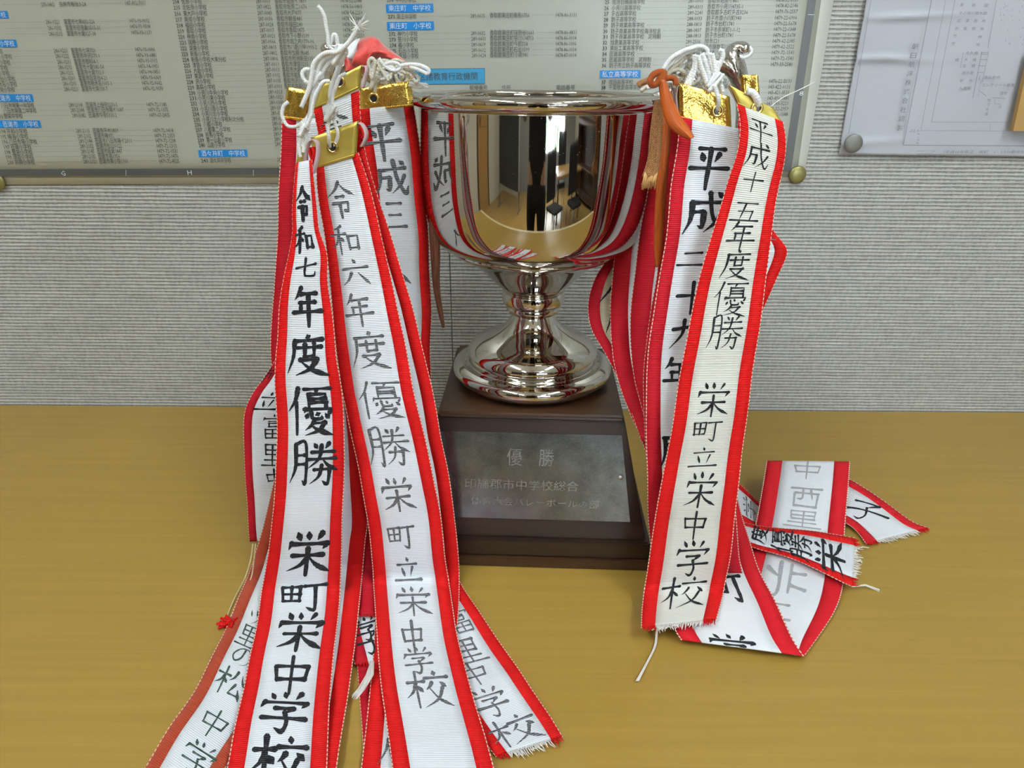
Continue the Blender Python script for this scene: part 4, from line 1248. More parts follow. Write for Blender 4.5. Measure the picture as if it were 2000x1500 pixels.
# tan frame at the right edge
fr = empty('tan_frame', atY(2010, 200, WY))
tag(fr, 'tan wood-coloured frame edge over the plan sheet at the right border', 'frame')
mb = MB()
def slab(mb, pts, Y, th):
    a = [atY(x, y, Y) for x, y in pts]
    b = [p + Vector((0, -th, 0)) for p in a]
    n = len(pts)
    mb.add(a + b, [tuple(range(n - 1, -1, -1)), tuple(range(n, 2 * n))] + [(i, (i + 1) % n, n + (i + 1) % n, n + i) for i in range(n)])
slab(mb, [(1972, 255), (2150, 258), (2150, 240), (1996, 238), (2022, 120), (2150, 120), (2150, 100), (2006, 100)], PS - 0.006, 0.006)
mb.build('frame_rail', M['kraft'], fr)
mb = MB(); slab(mb, [(1994, 240), (2150, 242), (2150, 118), (2020, 118)], PS - 0.006, 0.002)
mb.build('framed_sheet', M['paper'], fr)

def pin(x, y, rpx, m, label, Y, rx=1.0):
    c = atY(x, y, Y)
    r = rpx / F * (c - CAM).length * 0.97
    o = empty('push_pin', c)
    tag(o, label, 'pin')
    mb = MB()
    prof = [(0.0001, 0), (r * 0.97, 0), (r, 0.0006), (r, 0.0018), (r * 0.9, 0.0028), (r * 0.5, 0.0034), (0.0001, 0.0036)]
    n = 32; v = []; f = []
    for (q, h) in prof:
        for k in range(n):
            a = 2 * PI * k / n
            v.append((q * math.cos(a) * rx, -h, q * math.sin(a)))
    for i in range(len(prof) - 1):
        for k in range(n):
            f.append((i * n + k, i * n + (k + 1) % n, (i + 1) * n + (k + 1) % n, (i + 1) * n + k))
    mb.add(v, f, None, True)
    h = mb.build('pin_head', m); h.parent = o
    s_ = MB().tube([(0, 0.004, 0), (0, -0.001, 0)], 0.0006, 8).build('pin_shaft', M['steel']); s_.parent = o
pin(1557, 341, 15.2, M['pin'], 'olive brass pin at the lower right corner of the school poster', PYM - 0.0012)
pin(-4, 355, 12, M['pin'], 'olive brass pin at the lower left edge of the school poster', PYM - 0.0012)
pin(1666, 280, 15.6, M['pingrey'], 'grey round pin at the lower left corner of the white plan sheet', PS - 0.0055)

# ================================================================== the trophy
BT = 0.1445
tr = empty('trophy_cup', (0, 0, 0.0))
tag(tr, 'silver two-handled trophy cup on a dark wooden plinth, centre of the table', 'trophy')
YAW = math.radians(-2.0)
DYB = 0.0075
YB0 = -(0.1055 - DYB * (BT - 0.0302) / BT)
YB1 = -(0.0812 - DYB * 0.0052 / BT)
RB = Matrix.Rotation(YAW, 3, 'Z')
def frustum(name, levels, m, bev=0.0012, dy=0.0):
    """square sections (half side, z), bevelled"""
    bm = bmesh.new()
    rings = []
    for (h, z) in levels:
        rings.append([bm.verts.new(RB @ Vector((a * h, b * (h - dy * (BT - z) / BT), z))) for a, b in ((-1, -1), (1, -1), (1, 1), (-1, 1))])
    for r0, r1 in zip(rings, rings[1:]):
        for k in range(4):
            bm.faces.new((r0[k], r0[(k + 1) % 4], r1[(k + 1) % 4], r1[k]))
    bm.faces.new(rings[0][::-1]); bm.faces.new(rings[-1])
    bmesh.ops.recalc_face_normals(bm, faces=bm.faces[:])
    bmesh.ops.bevel(bm, geom=bm.edges[:], offset=bev, segments=2, affect='EDGES')
    me = bpy.data.meshes.new(name); bm.to_mesh(me); bm.free()
    return link(name, me, m, tr)
frustum('plinth_foot', [(0.1125, 0.0), (0.1125, 0.0105)], M['walnutedge'], 0.0012, DYB)
frustum('plinth_moulding', [(0.1100, 0.0107), (0.1095, 0.0300)], M['walnut'], 0.002, DYB)
frustum('plinth_body', [(0.1055, 0.0302), (0.0812, BT - 0.0052)], M['walnut'], 0.0008, DYB)
frustum('plinth_top', [(0.0812, BT - 0.0050), (0.0800, BT)], M['walnutedge'], 0.0022)
# metal plaque on the sloping front face
p0 = RB @ Vector((0, YB0, 0.0302)); p1 = RB @ Vector((0, YB1, BT - 0.0052))
nn = (RB @ Vector((1, 0, 0))).cross(p1 - p0).normalized()
if nn.y > 0: nn = -nn
def onface(px, py, off=0.0):
    d = ray(px, py); q = p0 + nn * off
    return CAM + d * ((q - CAM).dot(nn) / d.dot(nn))
pc_ = [(864, 840), (1214, 849.5), (1230.5, 1018.5), (864, 1010)]
A = [onface(*q, 0.0) for q in pc_]; B = [onface(*q, 0.0010) for q in pc_]
# left edge mirrored from the right one so that the plate stays rectangular
loc = lambda p: RB.transposed() @ p
hw_ = loc(A[1]).x; hb_ = loc(A[2]).x
print('PLAQUE', hw_, hb_)
zt_, zb_ = A[1].z, A[2].z
def facept(x, z, off=0.0):
    y = YB0 + (z - 0.0302) / (BT - 0.0052 - 0.0302) * (YB1 - YB0)
    return RB @ Vector((x, y, z)) + nn * off
V = [facept(x, z, o) for o in (0.0, 0.0011) for x, z in ((-hw_, zt_), (hw_, zt_), (hb_, zb_), (-hb_, zb_))]
pq = MB().add(V, [(4, 5, 6, 7), (0, 4, 7, 3), (1, 2, 6, 5), (0, 1, 5, 4), (3, 7, 6, 2)]).build('plaque', M['plaque'], tr)
eng = MB()
def etch(t, x0, y0, x1, y1, h):
    put_text(eng, t, x0, y0, x1, y1, h, 0, place=lambda x, y: onface(x, y, 0.00125))
etch('優　勝', 990, 893, 1082, 895, 34)
etch('印旛郡市中学校総合', 908, 944, 1130, 951, 20)
etch('体育大会バレーボールの部', 920, 977, 1170, 986, 16)
etch('S', 1184, 1009, 1190, 1009, 8)
eng.build('engraving', M['engraved'], pq)['kind'] = 'stuff'
for sx_ in (1, -1):
    c = onface(1212, 932, 0.0012)
    if sx_ < 0:
        l = loc(c); c = facept(-l.x, l.z, 0.0012)
    mb = MB(); q = nn.to_track_quat('Z', 'Y').to_matrix()
    v = []; f = []
    for i, (r, h) in enumerate(((0.0024, 0), (0.0021, 0.0009), (0.0012, 0.0016), (0.0001, 0.0018))):
        for k in range(16):
            v.append(c + q @ Vector((r * math.cos(k * PI / 8), r * math.sin(k * PI / 8), h)))
    for i in range(3):
        for k in range(16):
            f.append((i * 16 + k, i * 16 + (k + 1) % 16, (i + 1) * 16 + (k + 1) % 16, (i + 1) * 16 + k))
    mb.add(v, f, None, True); mb.build('rivet', M['rivet'], pq)

def smoothprof(p, n=5):
    return [tuple(q) for q in crom(p, n)]
foot = smoothprof([(0.054, BT + 0.0002), (0.0625, BT + 0.0010), (0.0705, BT + 0.0045), (0.0748, BT + 0.0105), (0.0735, BT + 0.0165), (0.0660, BT + 0.0200)]) \
    + smoothprof([(0.0648, BT + 0.0188), (0.0600, BT + 0.0192), (0.0605, BT + 0.0240), (0.0608, BT + 0.0290), (0.0575, BT + 0.0345), (0.0500, BT + 0.0395), (0.0395, BT + 0.0440), (0.0300, BT + 0.0500), (0.0235, BT + 0.0570), (0.0200, BT + 0.0630), (0.0190, BT + 0.0655)])
MB().lathe([(0.0, BT + 0.0004)] + foot, 128).build('cup_foot', M['chrome'], tr)
z1 = BT + 0.0655
stem = smoothprof([(0.0190, z1), (0.0222, z1 + 0.0006), (0.0248, z1 + 0.0035), (0.0246, z1 + 0.0070), (0.0236, z1 + 0.0080)]) \
    + smoothprof([(0.0240, z1 + 0.0082), (0.0275, z1 + 0.0095), (0.0288, z1 + 0.0140), (0.0284, z1 + 0.0200), (0.0262, z1 + 0.0215)]) \
    + smoothprof([(0.0270, z1 + 0.0220), (0.0308, z1 + 0.0255), (0.0380, z1 + 0.0325), (0.0480, z1 + 0.0425), (0.0560, z1 + 0.0495), (0.0610, z1 + 0.0530)]) \
    + smoothprof([(0.0615, z1 + 0.0532), (0.0680, z1 + 0.0548), (0.0740, z1 + 0.0590), (0.0745, z1 + 0.0612)])
MB().lathe(stem, 128).build('stem', M['chrome'], tr)
z2 = z1 + 0.0612
bowl = smoothprof([(0.0745, z2), (0.0800, z2 + 0.0022), (0.0865, z2 + 0.0075), (0.0912, z2 + 0.0160), (0.0945, z2 + 0.0290), (0.0965, z2 + 0.0480), (0.0972, z2 + 0.0750), (0.0970, z2 + 0.1000), (0.0968, 0.3865)], 8)
MB().lathe(bowl + [(0.0955, 0.3865), (0.0958, 0.34), (0.0930, z2 + 0.030), (0.0850, z2 + 0.010), (0.05, z2 + 0.004), (0.0, z2 + 0.003)], 160).build('bowl', M['chrome'], tr)
rim = [(0.0968, 0.3862), (0.0992, 0.3868), (0.1016, 0.3888), (0.1026, 0.3918), (0.1020, 0.3946), (0.1002, 0.3962), (0.0980, 0.3968), (0.0958, 0.3955), (0.0950, 0.3930), (0.0952, 0.3870)]
MB().lathe(smoothprof(rim, 4), 160).build('rim', M['chrome'], tr)
def handle(sgn):
    fx = (lambda x: x) if sgn > 0 else (lambda x: 2092 - x)
    mb = MB()
    Yh = -0.006
    def tp(pts, rs, flat=0.7):
        q = crom([(fx(a), b, c, r) for (a, b, c), r in zip(pts, rs)], 6)
        mb.tube([atY(x, y, Yh + c) for x, y, c, r in q], [max(0.0008, r) for x, y, c, r in q], 14, flat=flat)
    tp([(1262, 418, 0), (1330, 418, 0), (1400, 380, 0), (1440, 310, 0), (1449, 240, 0), (1450, 195, 0), (1446, 162, 0), (1437, 135, 0), (1430, 112, 0), (1434, 97, 0), (1445, 91, -.002), (1455, 95, -.004), (1457, 103, -.004)],
       [.004, .006, .007, .0075, .0075, .0080, .0095, .0115, .0105, .0075, .0055, .0060, .0040])
    tp([(1450, 190, -.004), (1440, 158, -.006), (1424, 136, -.006), (1408, 128, -.003), (1385, 138, 0), (1350, 160, 0), (1300, 184, 0), (1275, 192, 0)],
       [.003, .0045, .0055, .0058, .0055, .005, .005, .004])
    tp([(1430, 104, -.004), (1434, 120, -.009), (1440, 140, -.010), (1444, 156, -.008)], [.0012, .0020, .0022, .0010])
    mb.build('handle', M['cast'], tr)
handle(1); handle(-1)

# ================================================================== ribbons on the left handle
GL = None
R1 = Ribbon('prize_ribbon', 'front left white ribbon with red borders brushed 令和七年度優勝, heavy black writing',
 [(578, 318, 610, 312, -0.1206), (574, 370, 615, 368, -0.1228), (571, 420, 619, 418, -0.1248), (571, 455, 623, 452, -0.1261), (563, 500, 639, 497, -0.1279), (553, 550, 640, 550, -0.1300), (545, 600, 647, 600, -0.1320), (541, 660, 654, 655, -0.1343),
  (538, 700, 658, 700, -0.1360), (537, 750, 666, 750, -0.1380), (540, 807, 671, 807, -0.1403), (541, 870, 673, 870, -0.1428), (537, 940, 672, 940, -0.1456), (528, 1047, 668, 1047, -0.1480),
  (512, 1150, 665, 1150, -0.1480), (500, 1225, 658, 1232, -0.1480), (486, 1290, 650, 1300, -0.1480), (474, 1350, 645, 1362, -0.1480), (458, 1425, 641, 1438, -0.1480), (443, 1500, 638, 1515, -0.1480), (415, 1610, 633, 1625, -0.1480)],
 zt=.011, seed=2, group='ribbons on the left handle', frac=.172)
R1.write([('令', 593, 398, 30, 70), ('和', 594, 467, 36, 56), ('七', 599, 524, 44, 44), ('年', 600, 601, 58, 80), ('度', 601, 688, 78, 82), ('優', 609, 804, 86, 98), ('勝', 613, 900, 92, 88),
          ('栄', 602, 1079, 90, 86), ('町', 592, 1161, 93, 64), ('栄', 586, 1236, 96, 80), ('中', 570, 1319, 88, 76), ('学', 556, 1397, 104, 82), ('校', 546, 1484, 108, 96)], 0.115, 'ink', 4)
R2 = Ribbon('prize_ribbon', 'second white ribbon with red borders brushed 令和六年度優勝, thin dry grey writing',
 [(619, 322, 700, 298, -0.1034), (619, 365, 718, 352, -0.1054), (624, 410, 732, 402, -0.1074), (633, 455, 743, 450, -0.1093), (640, 505, 754, 500, -0.1114), (645, 560, 766, 555, -0.1137), (650, 615, 778, 610, -0.1159), (656, 675, 791, 668, -0.1184),
  (665, 753, 805, 747, -0.1216), (677, 807, 817, 800, -0.1239), (688, 860, 830, 854, -0.1261), (705, 940, 847, 935, -0.1294), (718, 1020, 862, 1015, -0.1320), (727, 1100, 871, 1098, -0.1320),
  (729, 1140, 878, 1140, -0.1320), (735, 1230, 891, 1226, -0.1320), (739, 1290, 904, 1284, -0.1320), (745, 1350, 920, 1344, -0.1320), (754, 1410, 938, 1404, -0.1320), (766, 1500, 964, 1494, -0.1320), (780, 1610, 992, 1600, -0.1320)],
 zt=.008, seed=3, group='ribbons on the left handle')
R2.write([('令', 665, 392, 58, 74), ('和', 675, 471, 56, 62), ('六', 695, 537, 58, 56), ('年', 702, 608, 56, 66), ('度', 722, 684, 76, 76), ('優', 744, 783, 86, 76), ('勝', 758, 872, 82, 80),
          ('栄', 777, 970, 66, 70), ('町', 783, 1046, 54, 52), ('立', 796, 1112, 54, 56), ('栄', 807, 1175, 74, 60), ('中', 806, 1243, 52, 62), ('学', 817, 1288, 64, 54), ('校', 836, 1346, 88, 74)], 0.088, 'inkdry', 8)
N = Ribbon('prize_ribbon', 'ribbon mostly hidden behind the 令和六 ribbon, showing its right red border',
 [(613, 214, 702, 176, -0.0930), (622, 262, 704, 235, -0.0945), (628, 310, 713, 295, -0.0961), (634, 360, 728, 350, -0.0977), (640, 410, 745, 405, -0.0992), (655, 475, 767, 470, -0.1012), (680, 580, 799, 577, -0.1044), (692, 650, 817, 646, -0.1064),
  (710, 745, 841, 745, -0.1094), (720, 807, 854, 807, -0.1112), (728, 862, 863, 860, -0.1128), (742, 942, 879, 940, -0.1152), (750, 1020, 889, 1020, -0.1176), (756, 1100, 897, 1100, -0.1200), (754, 1170, 897, 1170, -0.1200), (750, 1222, 894, 1220, -0.1200)],
 zt=.0055, seed=4, group='ribbons on the left handle', frac=.19)
N.write([('令', 652, 246, 62, 66), ('和', 680, 330, 60, 60)], 0.09, 'inkdry', 5)
C_R = Ribbon('prize_ribbon', 'left ribbon brushed 平成三 hanging directly beside the cup bowl',
 [(702, 214, 806, 202, -0.0501, -0.030), (706, 290, 817, 285, -0.0508, -0.030), (713, 350, 826, 345, -0.0513, -0.030), (720, 400, 831, 400, -0.0518, -0.030), (728, 470, 836, 470, -0.0525, -0.030), (733, 550, 839, 550, -0.0532, -0.030), (736, 643, 840, 643, -0.0540, -0.030), (738, 750, 841, 750, -0.0550, -0.030), (742, 860, 843, 860, -0.0560, -0.030)],
 seed=5, group='ribbons on the left handle', frac=.20)
C_R.write([('平', 743, 276, 68, 80), ('成', 762, 346, 68, 76), ('三', 769, 424, 44, 62), ('人', 768, 530, 70, 60)], 0.105, 'inkdry', 12)
K = Ribbon('prize_ribbon', 'left ribbon seen as a white and red strip between the 令和七 and 令和六 ribbons',
 [(545, 600, 680, 600, -0.0960), (548, 760, 700, 760, -0.1030), (552, 900, 712, 900, -0.1092), (556, 1015, 718, 1015, -0.1143), (552, 1060, 714, 1055, -0.1161), (540, 1120, 708, 1120, -0.1180), (530, 1190, 702, 1188, -0.1180), (515, 1290, 690, 1290, -0.1180), (502, 1350, 682, 1345, -0.1180), (490, 1400, 674, 1395, -0.1180), (470, 1500, 658, 1500, -0.1180), (445, 1610, 640, 1610, -0.1180)],
 zt=.0065, seed=6, group='ribbons on the left handle', frac=.19)
L0 = Ribbon('prize_ribbon', 'rearmost left ribbon, dark red border at the outer edge below its gold foil head',
 [(551, 228, 690, 235, -.020), (548, 293, 700, 293, -.020), (544, 360, 700, 360, -.020), (541, 450, 700, 450, -.022), (536, 550, 696, 550, -.024), (530, 617, 692, 617, -.026), (528, 697, 690, 697, -.028), (533, 770, 690, 770, -.030)],
 redm='crimson', seed=7, group='ribbons on the left handle', frac=.20)
F0 = Ribbon('prize_ribbon', 'bulging left ribbon written 立富里中, half hidden at the outer left edge',
 [(555, 670, 640, 665, -.062), (538, 702, 640, 700, -.062), (512, 742, 630, 745, -.066), (494, 767, 610, 775, -.070), (479, 802, 592, 808, -.072), (475, 848, 584, 850, -.074), (478, 913, 583, 915, -.074), (483, 993, 587, 990, -.074), (488, 1056, 590, 1052, -.074)],
 redm='crimson', seed=8, group='ribbons on the left handle', frac=.15)
F0.write([('市', 521, 735, 26, 36), ('立', 524, 783, 44, 44), ('富', 533, 836, 48, 50), ('里', 533, 887, 46, 46), ('中', 537, 933, 40, 40)], 0.085, 'ink', 14)
FR = Ribbon('prize_ribbon', 'lowest left ribbon sweeping to the lower left corner with green-black writing',
 [(560, 850, 670, 862, -0.0852), (545, 900, 655, 918, -0.0874), (523, 990, 636, 1020, -0.0912), (508, 1052, 622, 1085, -0.0937), (489, 1112, 604, 1152, -0.0950), (452, 1200, 566, 1252, -0.0950), (426, 1260, 538, 1318, -0.0950), (380, 1350, 490, 1420, -0.0950), (329, 1425, 440, 1500, -0.0950), (282, 1500, 395, 1577, -0.0950), (215, 1605, 330, 1680, -0.0950)],
 zt=.0035, redm='rust', seed=9, group='ribbons on the left handle', frac=.19)
FR.write([('ツ', 500, 1206, 34, 36), ('里', 486, 1246, 44, 50), ('の', 476, 1287, 44, 44), ('松', 451, 1338, 62, 58), ('中', 420, 1413, 64, 60), ('学', 388, 1482, 72, 66)], 0.075, 'inkgreen', 15)
G = Ribbon('prize_ribbon', 'left ribbon lying on the table to the right, ending 中学校 in a frayed corner',
 [(780, 1090, 862, 1060, .0022), (786, 1160, 896, 1132, .0022), (806, 1222, 930, 1186, .0022), (836, 1290, 980, 1258, .0022), (885, 1362, 1025, 1326, .0022), (935, 1432, 1068, 1389, .0022), (968, 1478, 1099, 1441, .0022)],
 mode='Z', seed=10, group='ribbons on the left handle')
G.write([('富', 898, 1215, 50, 50), ('里', 912, 1268, 64, 54), ('中', 925, 1318, 64, 52), ('学', 957, 1370, 74, 62), ('校', 1003, 1424, 96, 64)], 0.09, 'inkdry', 16)
G.fray(1, 60, .0045)
MR = Ribbon('prize_ribbon', 'left ribbon lying beneath the 令和六 ribbon, left border visible at the bottom',
 [(737, 1120, 870, 1120, -0.1240), (735, 1180, 872, 1180, -0.1240), (731, 1240, 876, 1240, -0.1240), (727, 1300, 880, 1300, -0.1240), (722, 1350, 884, 1350, -0.1240), (715, 1410, 890, 1410, -0.1240), (705, 1500, 896, 1500, -0.1240), (694, 1610, 900, 1610, -0.1240)],
 zt=.0045, seed=11, group='ribbons on the left handle', frac=.20)
MR.write([('人', 757, 1466, 40, 60)], 0.09, 'inkdry', 5)
PRb = Ribbon('prize_ribbon', 'short left ribbon with a frayed red end, between the two 令和 ribbons',
 [(690, 1020, 800, 1020, -0.1120), (692, 1090, 802, 1090, -0.1136), (695, 1150, 804, 1150, -0.1149), (697, 1202, 806, 1200, -0.1160)], zt=.0050, redm='crimson', seed=12, group='ribbons on the left handle', frac=.42)
PRb.fray(1, 40, .003)
P2 = Ribbon('prize_ribbon', 'left ribbon end with black writing and a loose white tuft, under the short frayed one',
 [(662, 1180, 780, 1150, .003), (674, 1225, 792, 1200, .003), (684, 1265, 802, 1240, .003), (693, 1300, 812, 1276, .003)], mode='Z', redm='crimson', seed=13, group='ribbons on the left handle', frac=.22)
P2.write([('学', 716, 1228, 60, 50), ('子', 726, 1258, 60, 50)], 0.10, 'ink', 5)
P2.fray(1, 40, .003)
QR = Ribbon('prize_ribbon', 'thin dark red ribbon edge lying flat lowest of all left of the 令和六 ribbon',
 [(697, 1290, 800, 1285, .0014), (703, 1375, 812, 1370, .0014), (709, 1455, 824, 1450, .0014), (712, 1560, 835, 1560, .0014)], mode='Z', redm='crimson', seed=14, group='ribbons on the left handle', frac=.25)

# gold heads
tab(C_R, (702, 174), (801, 159), (806.5, 207), (702, 218), -.050, 'foil', eye=(731, 192))
tab(N, (629, 168), (706, 128), (700, 173), (613, 214), -.093, 'foilmatte', eye=(664, 160))
end_loop(N, [(705, 130), (711, 129), (713, 137), (709, 152), (704, 172)], -.093)
tab(R2, (608, 270), (698, 238), (693, 306), (620, 328), -.103, 'foilmatte', eye=(651, 287))
end_loop(R2, [(696, 240), (704, 244), (711, 258), (710, 272), (703, 287)], -.100)
end_loop(R2, [(702, 250), (706, 254), (708, 264), (704, 270)], -.1005, mm='red')
tab(R1, (583, 296), (592, 286), (588, 348), (575, 352), -.1175, 'foilmatte')
end_loop(R1, [(594, 345), (593, 300), (600, 280), (609, 273), (616, 281), (617, 300), (612, 325), (606, 340)], -.118)
end_loop(R1, [(607, 312), (603, 298), (606, 288), (610, 298), (608, 314), (603, 340)], -.1185, mm='red')
tab(L0, (562, 171), (610, 178), (600, 237), (551, 231), -.020, 'foil')

# white cords of the left side
OL = (560, 40, 6.667)
def z_(o, pts):
    return [(o[0] + p[0] / o[2], o[1] + p[1] / o[2]) + ((p[2],) if len(p) > 2 else ()) for p in pts]
def cord(rb, o, pts, Y, r=0.00145, m='cord', name='cord', n=7):
    return add_tube(name, cord_pts(z_(o, pts), Y, n), r * 0.88, M[m], rb.root)
def knot(rb, o, c, Y, r=0.004, m='cord', seed=1, n=34):
    rnd = random.Random(seed)
    cx, cy = o[0] + c[0] / o[2], o[1] + c[1] / o[2]
    C = atY(cx, cy, Y)
    pts = []
    for i in range(n):
        a = i * 1.9; b = i * 0.83
        pts.append(C + Vector((math.cos(a) * r * .75, math.sin(b) * r * .5, math.sin(a + b * .3) * r)))
    q = crom([tuple(p) for p in pts[:10]], 6)
    return add_tube('knot', [Vector(x) for x in q], 0.0012, M[m], rb.root)
cord(R2, OL, [(405, -190), (455, -130), (495, -40), (510, 60), (535, 190), (550, 330), (640, 410)], -.09)
cord(R2, OL, [(565, 330), (590, 220), (618, 182), (650, 210), (665, 330)], -.088)
cord(R2, OL, [(930, 80), (880, 170), (810, 280), (720, 370), (640, 415), (520, 420), (420, 480), (350, 570), (325, 720), (300, 850), (255, 980), (190, 1130)], -.128, .0016)
cord(R1, OL, [(640, 440), (520, 480), (440, 570), (400, 670), (370, 770)], -.126)
cord(R1, OL, [(650, 480), (560, 540), (480, 650), (420, 770)], -.124)
cord(R1, OL, [(600, 470), (500, 520), (430, 600), (385, 700), (360, 800)], -.122)
cord(R1, OL, [(350, 760), (280, 810), (225, 770), (200, 690), (235, 640), (300, 638)], -.118)
cord(R1, OL, [(400, 800), (350, 900), (322, 1050), (300, 1200), (250, 1300), (228, 1400)], -.124)
cord(R1, OL, [(560, 790), (480, 800), (420, 880), (370, 980), (330, 1130), (310, 1260), (240, 1400)], -.127)
cord(R1, OL, [(240, 1290), (150, 1370), (60, 1385), (-10, 1350), (-60, 1230), (-40, 1120), (20, 1060)], -.11)
cord(R1, OL, [(215, 1440), (190, 1530), (160, 1620), (165, 1700), (180, 1780)], -.122)
cord(R1, OL, [(240, 1440), (250, 1530), (230, 1620), (215, 1720)], -.122)
cord(R2, OL, [(700, 460), (680, 560), (640, 690), (590, 820), (560, 960), (575, 1080), (580, 1160)], -.112)
cord(R2, OL, [(770, 690), (690, 740), (645, 850), (600, 970), (590, 1110)], -.114)
cord(R2, OL, [(740, 480), (710, 560), (660, 700), (600, 850), (575, 1000), (570, 1120)], -.110)
cord(R2, OL, [(570, 1240), (540, 1380), (548, 1520), (565, 1650, .004)], -.108)
cord(R2, OL, [(595, 1250), (640, 1370), (665, 1500), (610, 1655, .004)], -.107)
for k, (c, sd, rr) in enumerate((((400, 760), 1, .0048), ((225, 1420), 2, .0044), ((690, 440), 4, .0062), ((350, 830), 5, .004))):
    knot(R1, OL, c, -.124, rr, seed=sd)
knot(R2, OL, (580, 1190), -.112, .0056, seed=3)
knot(R2, OL, (570, 1140), -.112, .0042, seed=8)
fz = MB()
rnd = random.Random(9)
c0 = atY(OL[0] + 920 / 6.667, OL[1] + 90 / 6.667, -.128) - R2.root.location
for i in range(26):
    d = Vector((rnd.uniform(-.006, .009), rnd.uniform(-.003, .003), rnd.uniform(-.003, .009)))
    fz.tube([c0 - d * .1, c0 + d * .5, c0 + d], [.0005, .0004, .0001], 4)
o = fz.build('frayed_threads', M['thread']); o['kind'] = 'stuff'; o.parent = R2.root
# aged cords round the red-satin knot
cord(C_R, OL, [(1110, 770), (1075, 640), (1068, 540), (1110, 495), (1152, 545), (1140, 650), (1100, 770)], -.058, .0016, 'cordold')
cord(C_R, OL, [(1200, 490), (1260, 575), (1340, 635), (1425, 650), (1480, 610), (1440, 560), (1360, 548), (1280, 570)], -.060)
cord(C_R, OL, [(1470, 590), (1600, 572), (1740, 585), (1845, 640), (1830, 690), (1740, 652), (1600, 600)], -.060, .0016)
cord(C_R, OL, [(1180, 550), (1240, 655), (1330, 790)], -.060, .0013, 'cordold')
cord(C_R, OL, [(1520, 620), (1640, 675), (1715, 750), (1690, 800), (1640, 760)], -.056, .0015, 'cordold')
cord(C_R, OL, [(1180, 700), (1130, 800), (1105, 900), (1125, 1010, .01)], -.050, .0015, 'cordold')
cord(C_R, OL, [(1210, 720), (1160, 840), (1150, 930), (1150, 1010, .01)], -.051, .0015, 'cordold')
knot(C_R, OL, (1140, 810), -.052, .0042, 'cordold', 6)
rnd = random.Random(21)
for i in range(16):
    cx, cy = rnd.uniform(1200, 1520), rnd.uniform(600, 800)
    a = rnd.random() * 6; l = rnd.uniform(60, 130)
    pts = [(cx + math.cos(a + k * 1.1) * l, cy + math.sin(a + k * 1.1) * l * .8, rnd.uniform(-.004, .004)) for k in range(5)]
    cord(C_R, OL, pts, -.044, .0015, 'cordold' if i % 3 else 'cord')
fz = MB()
for i in range(40):
    q = [atY(OL[0] + x / 6.667, OL[1] + y / 6.667, -.05 + rnd.uniform(-.003, .003)) - C_R.root.location for x, y in
         ((1600 + rnd.uniform(-20, 20), 830 + rnd.uniform(-30, 30)), (1720, 845 + rnd.uniform(-30, 30)), (1800 + rnd.uniform(0, 50), 850 + rnd.uniform(-45, 50)))]
    fz.tube(q, [.0007, .0006, .0002], 4)
o = fz.build('frayed_threads', M['thread']); o['kind'] = 'stuff'; o.parent = C_R.root

# folded red satin ribbon end over the left handle
def satin_sheet(root, name, L, R_, Y, m, bul=0.006):
    q = crom([l + r for l, r in zip(L, R_)], 8)
    v = []; f = []
    NU = 10
    for i, (a, b, c, d) in enumerate(q):
        p0_, p1_ = atY(OL[0] + a / 6.667, OL[1] + b / 6.667, Y), atY(OL[0] + c / 6.667, OL[1] + d / 6.667, Y)
        for k in range(NU + 1):
            t = k / NU
            v.append(p0_.lerp(p1_, t) + Vector((0, -bul * math.sin(PI * t) - 0.0012 * math.sin(t * 9 + i * .25), 0)) - root.location)
    for i in range(len(q) - 1):
        for k in range(NU):
            f.append((i * (NU + 1) + k, i * (NU + 1) + k + 1, (i + 1) * (NU + 1) + k + 1, (i + 1) * (NU + 1) + k))
    o = link(name, mesh(v, f, None, True), M[m]); o.parent = root
    md = o.modifiers.new('thickness', 'SOLIDIFY'); md.thickness = .0005
    return o
sr = empty('satin_ribbon', atY(740, 110, -.03))
tag(sr, 'red satin ribbon with a white lining folded over the left handle', 'ribbon')
satin_sheet(sr, 'red_satin', [(900, 470), (905, 340), (960, 240), (1080, 205), (1180, 230), (1250, 300), (1350, 380), (1480, 470), (1580, 560), (1645, 660), (1670, 790)],
            [(870, 620), (930, 640), (1040, 760), (1070, 700), (1080, 600), (1120, 530), (1220, 500), (1360, 520), (1480, 590), (1560, 680), (1590, 760)], -.030, 'satin', .010)
satin_sheet(sr, 'white_lining', [(750, 400), (830, 310), (900, 245), (950, 232)], [(820, 520), (860, 560), (885, 590), (905, 470)], -.034, 'whiteback', .004)
satin_sheet(sr, 'red_fold', [(750, 470), (760, 560), (760, 660)], [(800, 500), (860, 590), (900, 640)], -.036, 'satin', .003)

# loose threads at the far left
lt = empty('loose_thread', atZ(470, 1120, .001))
tag(lt, 'pale gold thread trailing over the table beside the green-black ribbon', 'thread')
MB().tube([atZ(x, y, z) for x, y, z in crom([(494, 1062, .03), (489, 1095, .016), (478, 1130, .004), (460, 1165, .0015), (447, 1195, .0015), (443, 1212, .0015)], 6)], .0006, 6).build('strand', M['goldthread'], lt)
MB().tube([atZ(x, y, z) for x, y, z in crom([(499, 1062, .03), (496, 1095, .016), (490, 1130, .004), (474, 1165, .0015), (456, 1195, .0015), (446, 1212, .0015)], 6)], .0006, 6).build('strand', M['goldthread'], lt)
rf = empty('red_ribbon_scrap', atZ(440, 1217, .001))
tag(rf, 'tiny frayed red ribbon corner on the table at the far left ribbon', 'ribbon scrap')
mb = MB(); rnd = random.Random(2)
cc = atZ(440, 1217, .003)
for i in range(40):
    d = Vector((rnd.uniform(-.006, .008), rnd.uniform(-.006, .006), rnd.uniform(-.002, .003)))
    mb.tube([cc + d, cc + d * .3 + Vector((.004, 0, 0))], [.0012, .0009], 4)
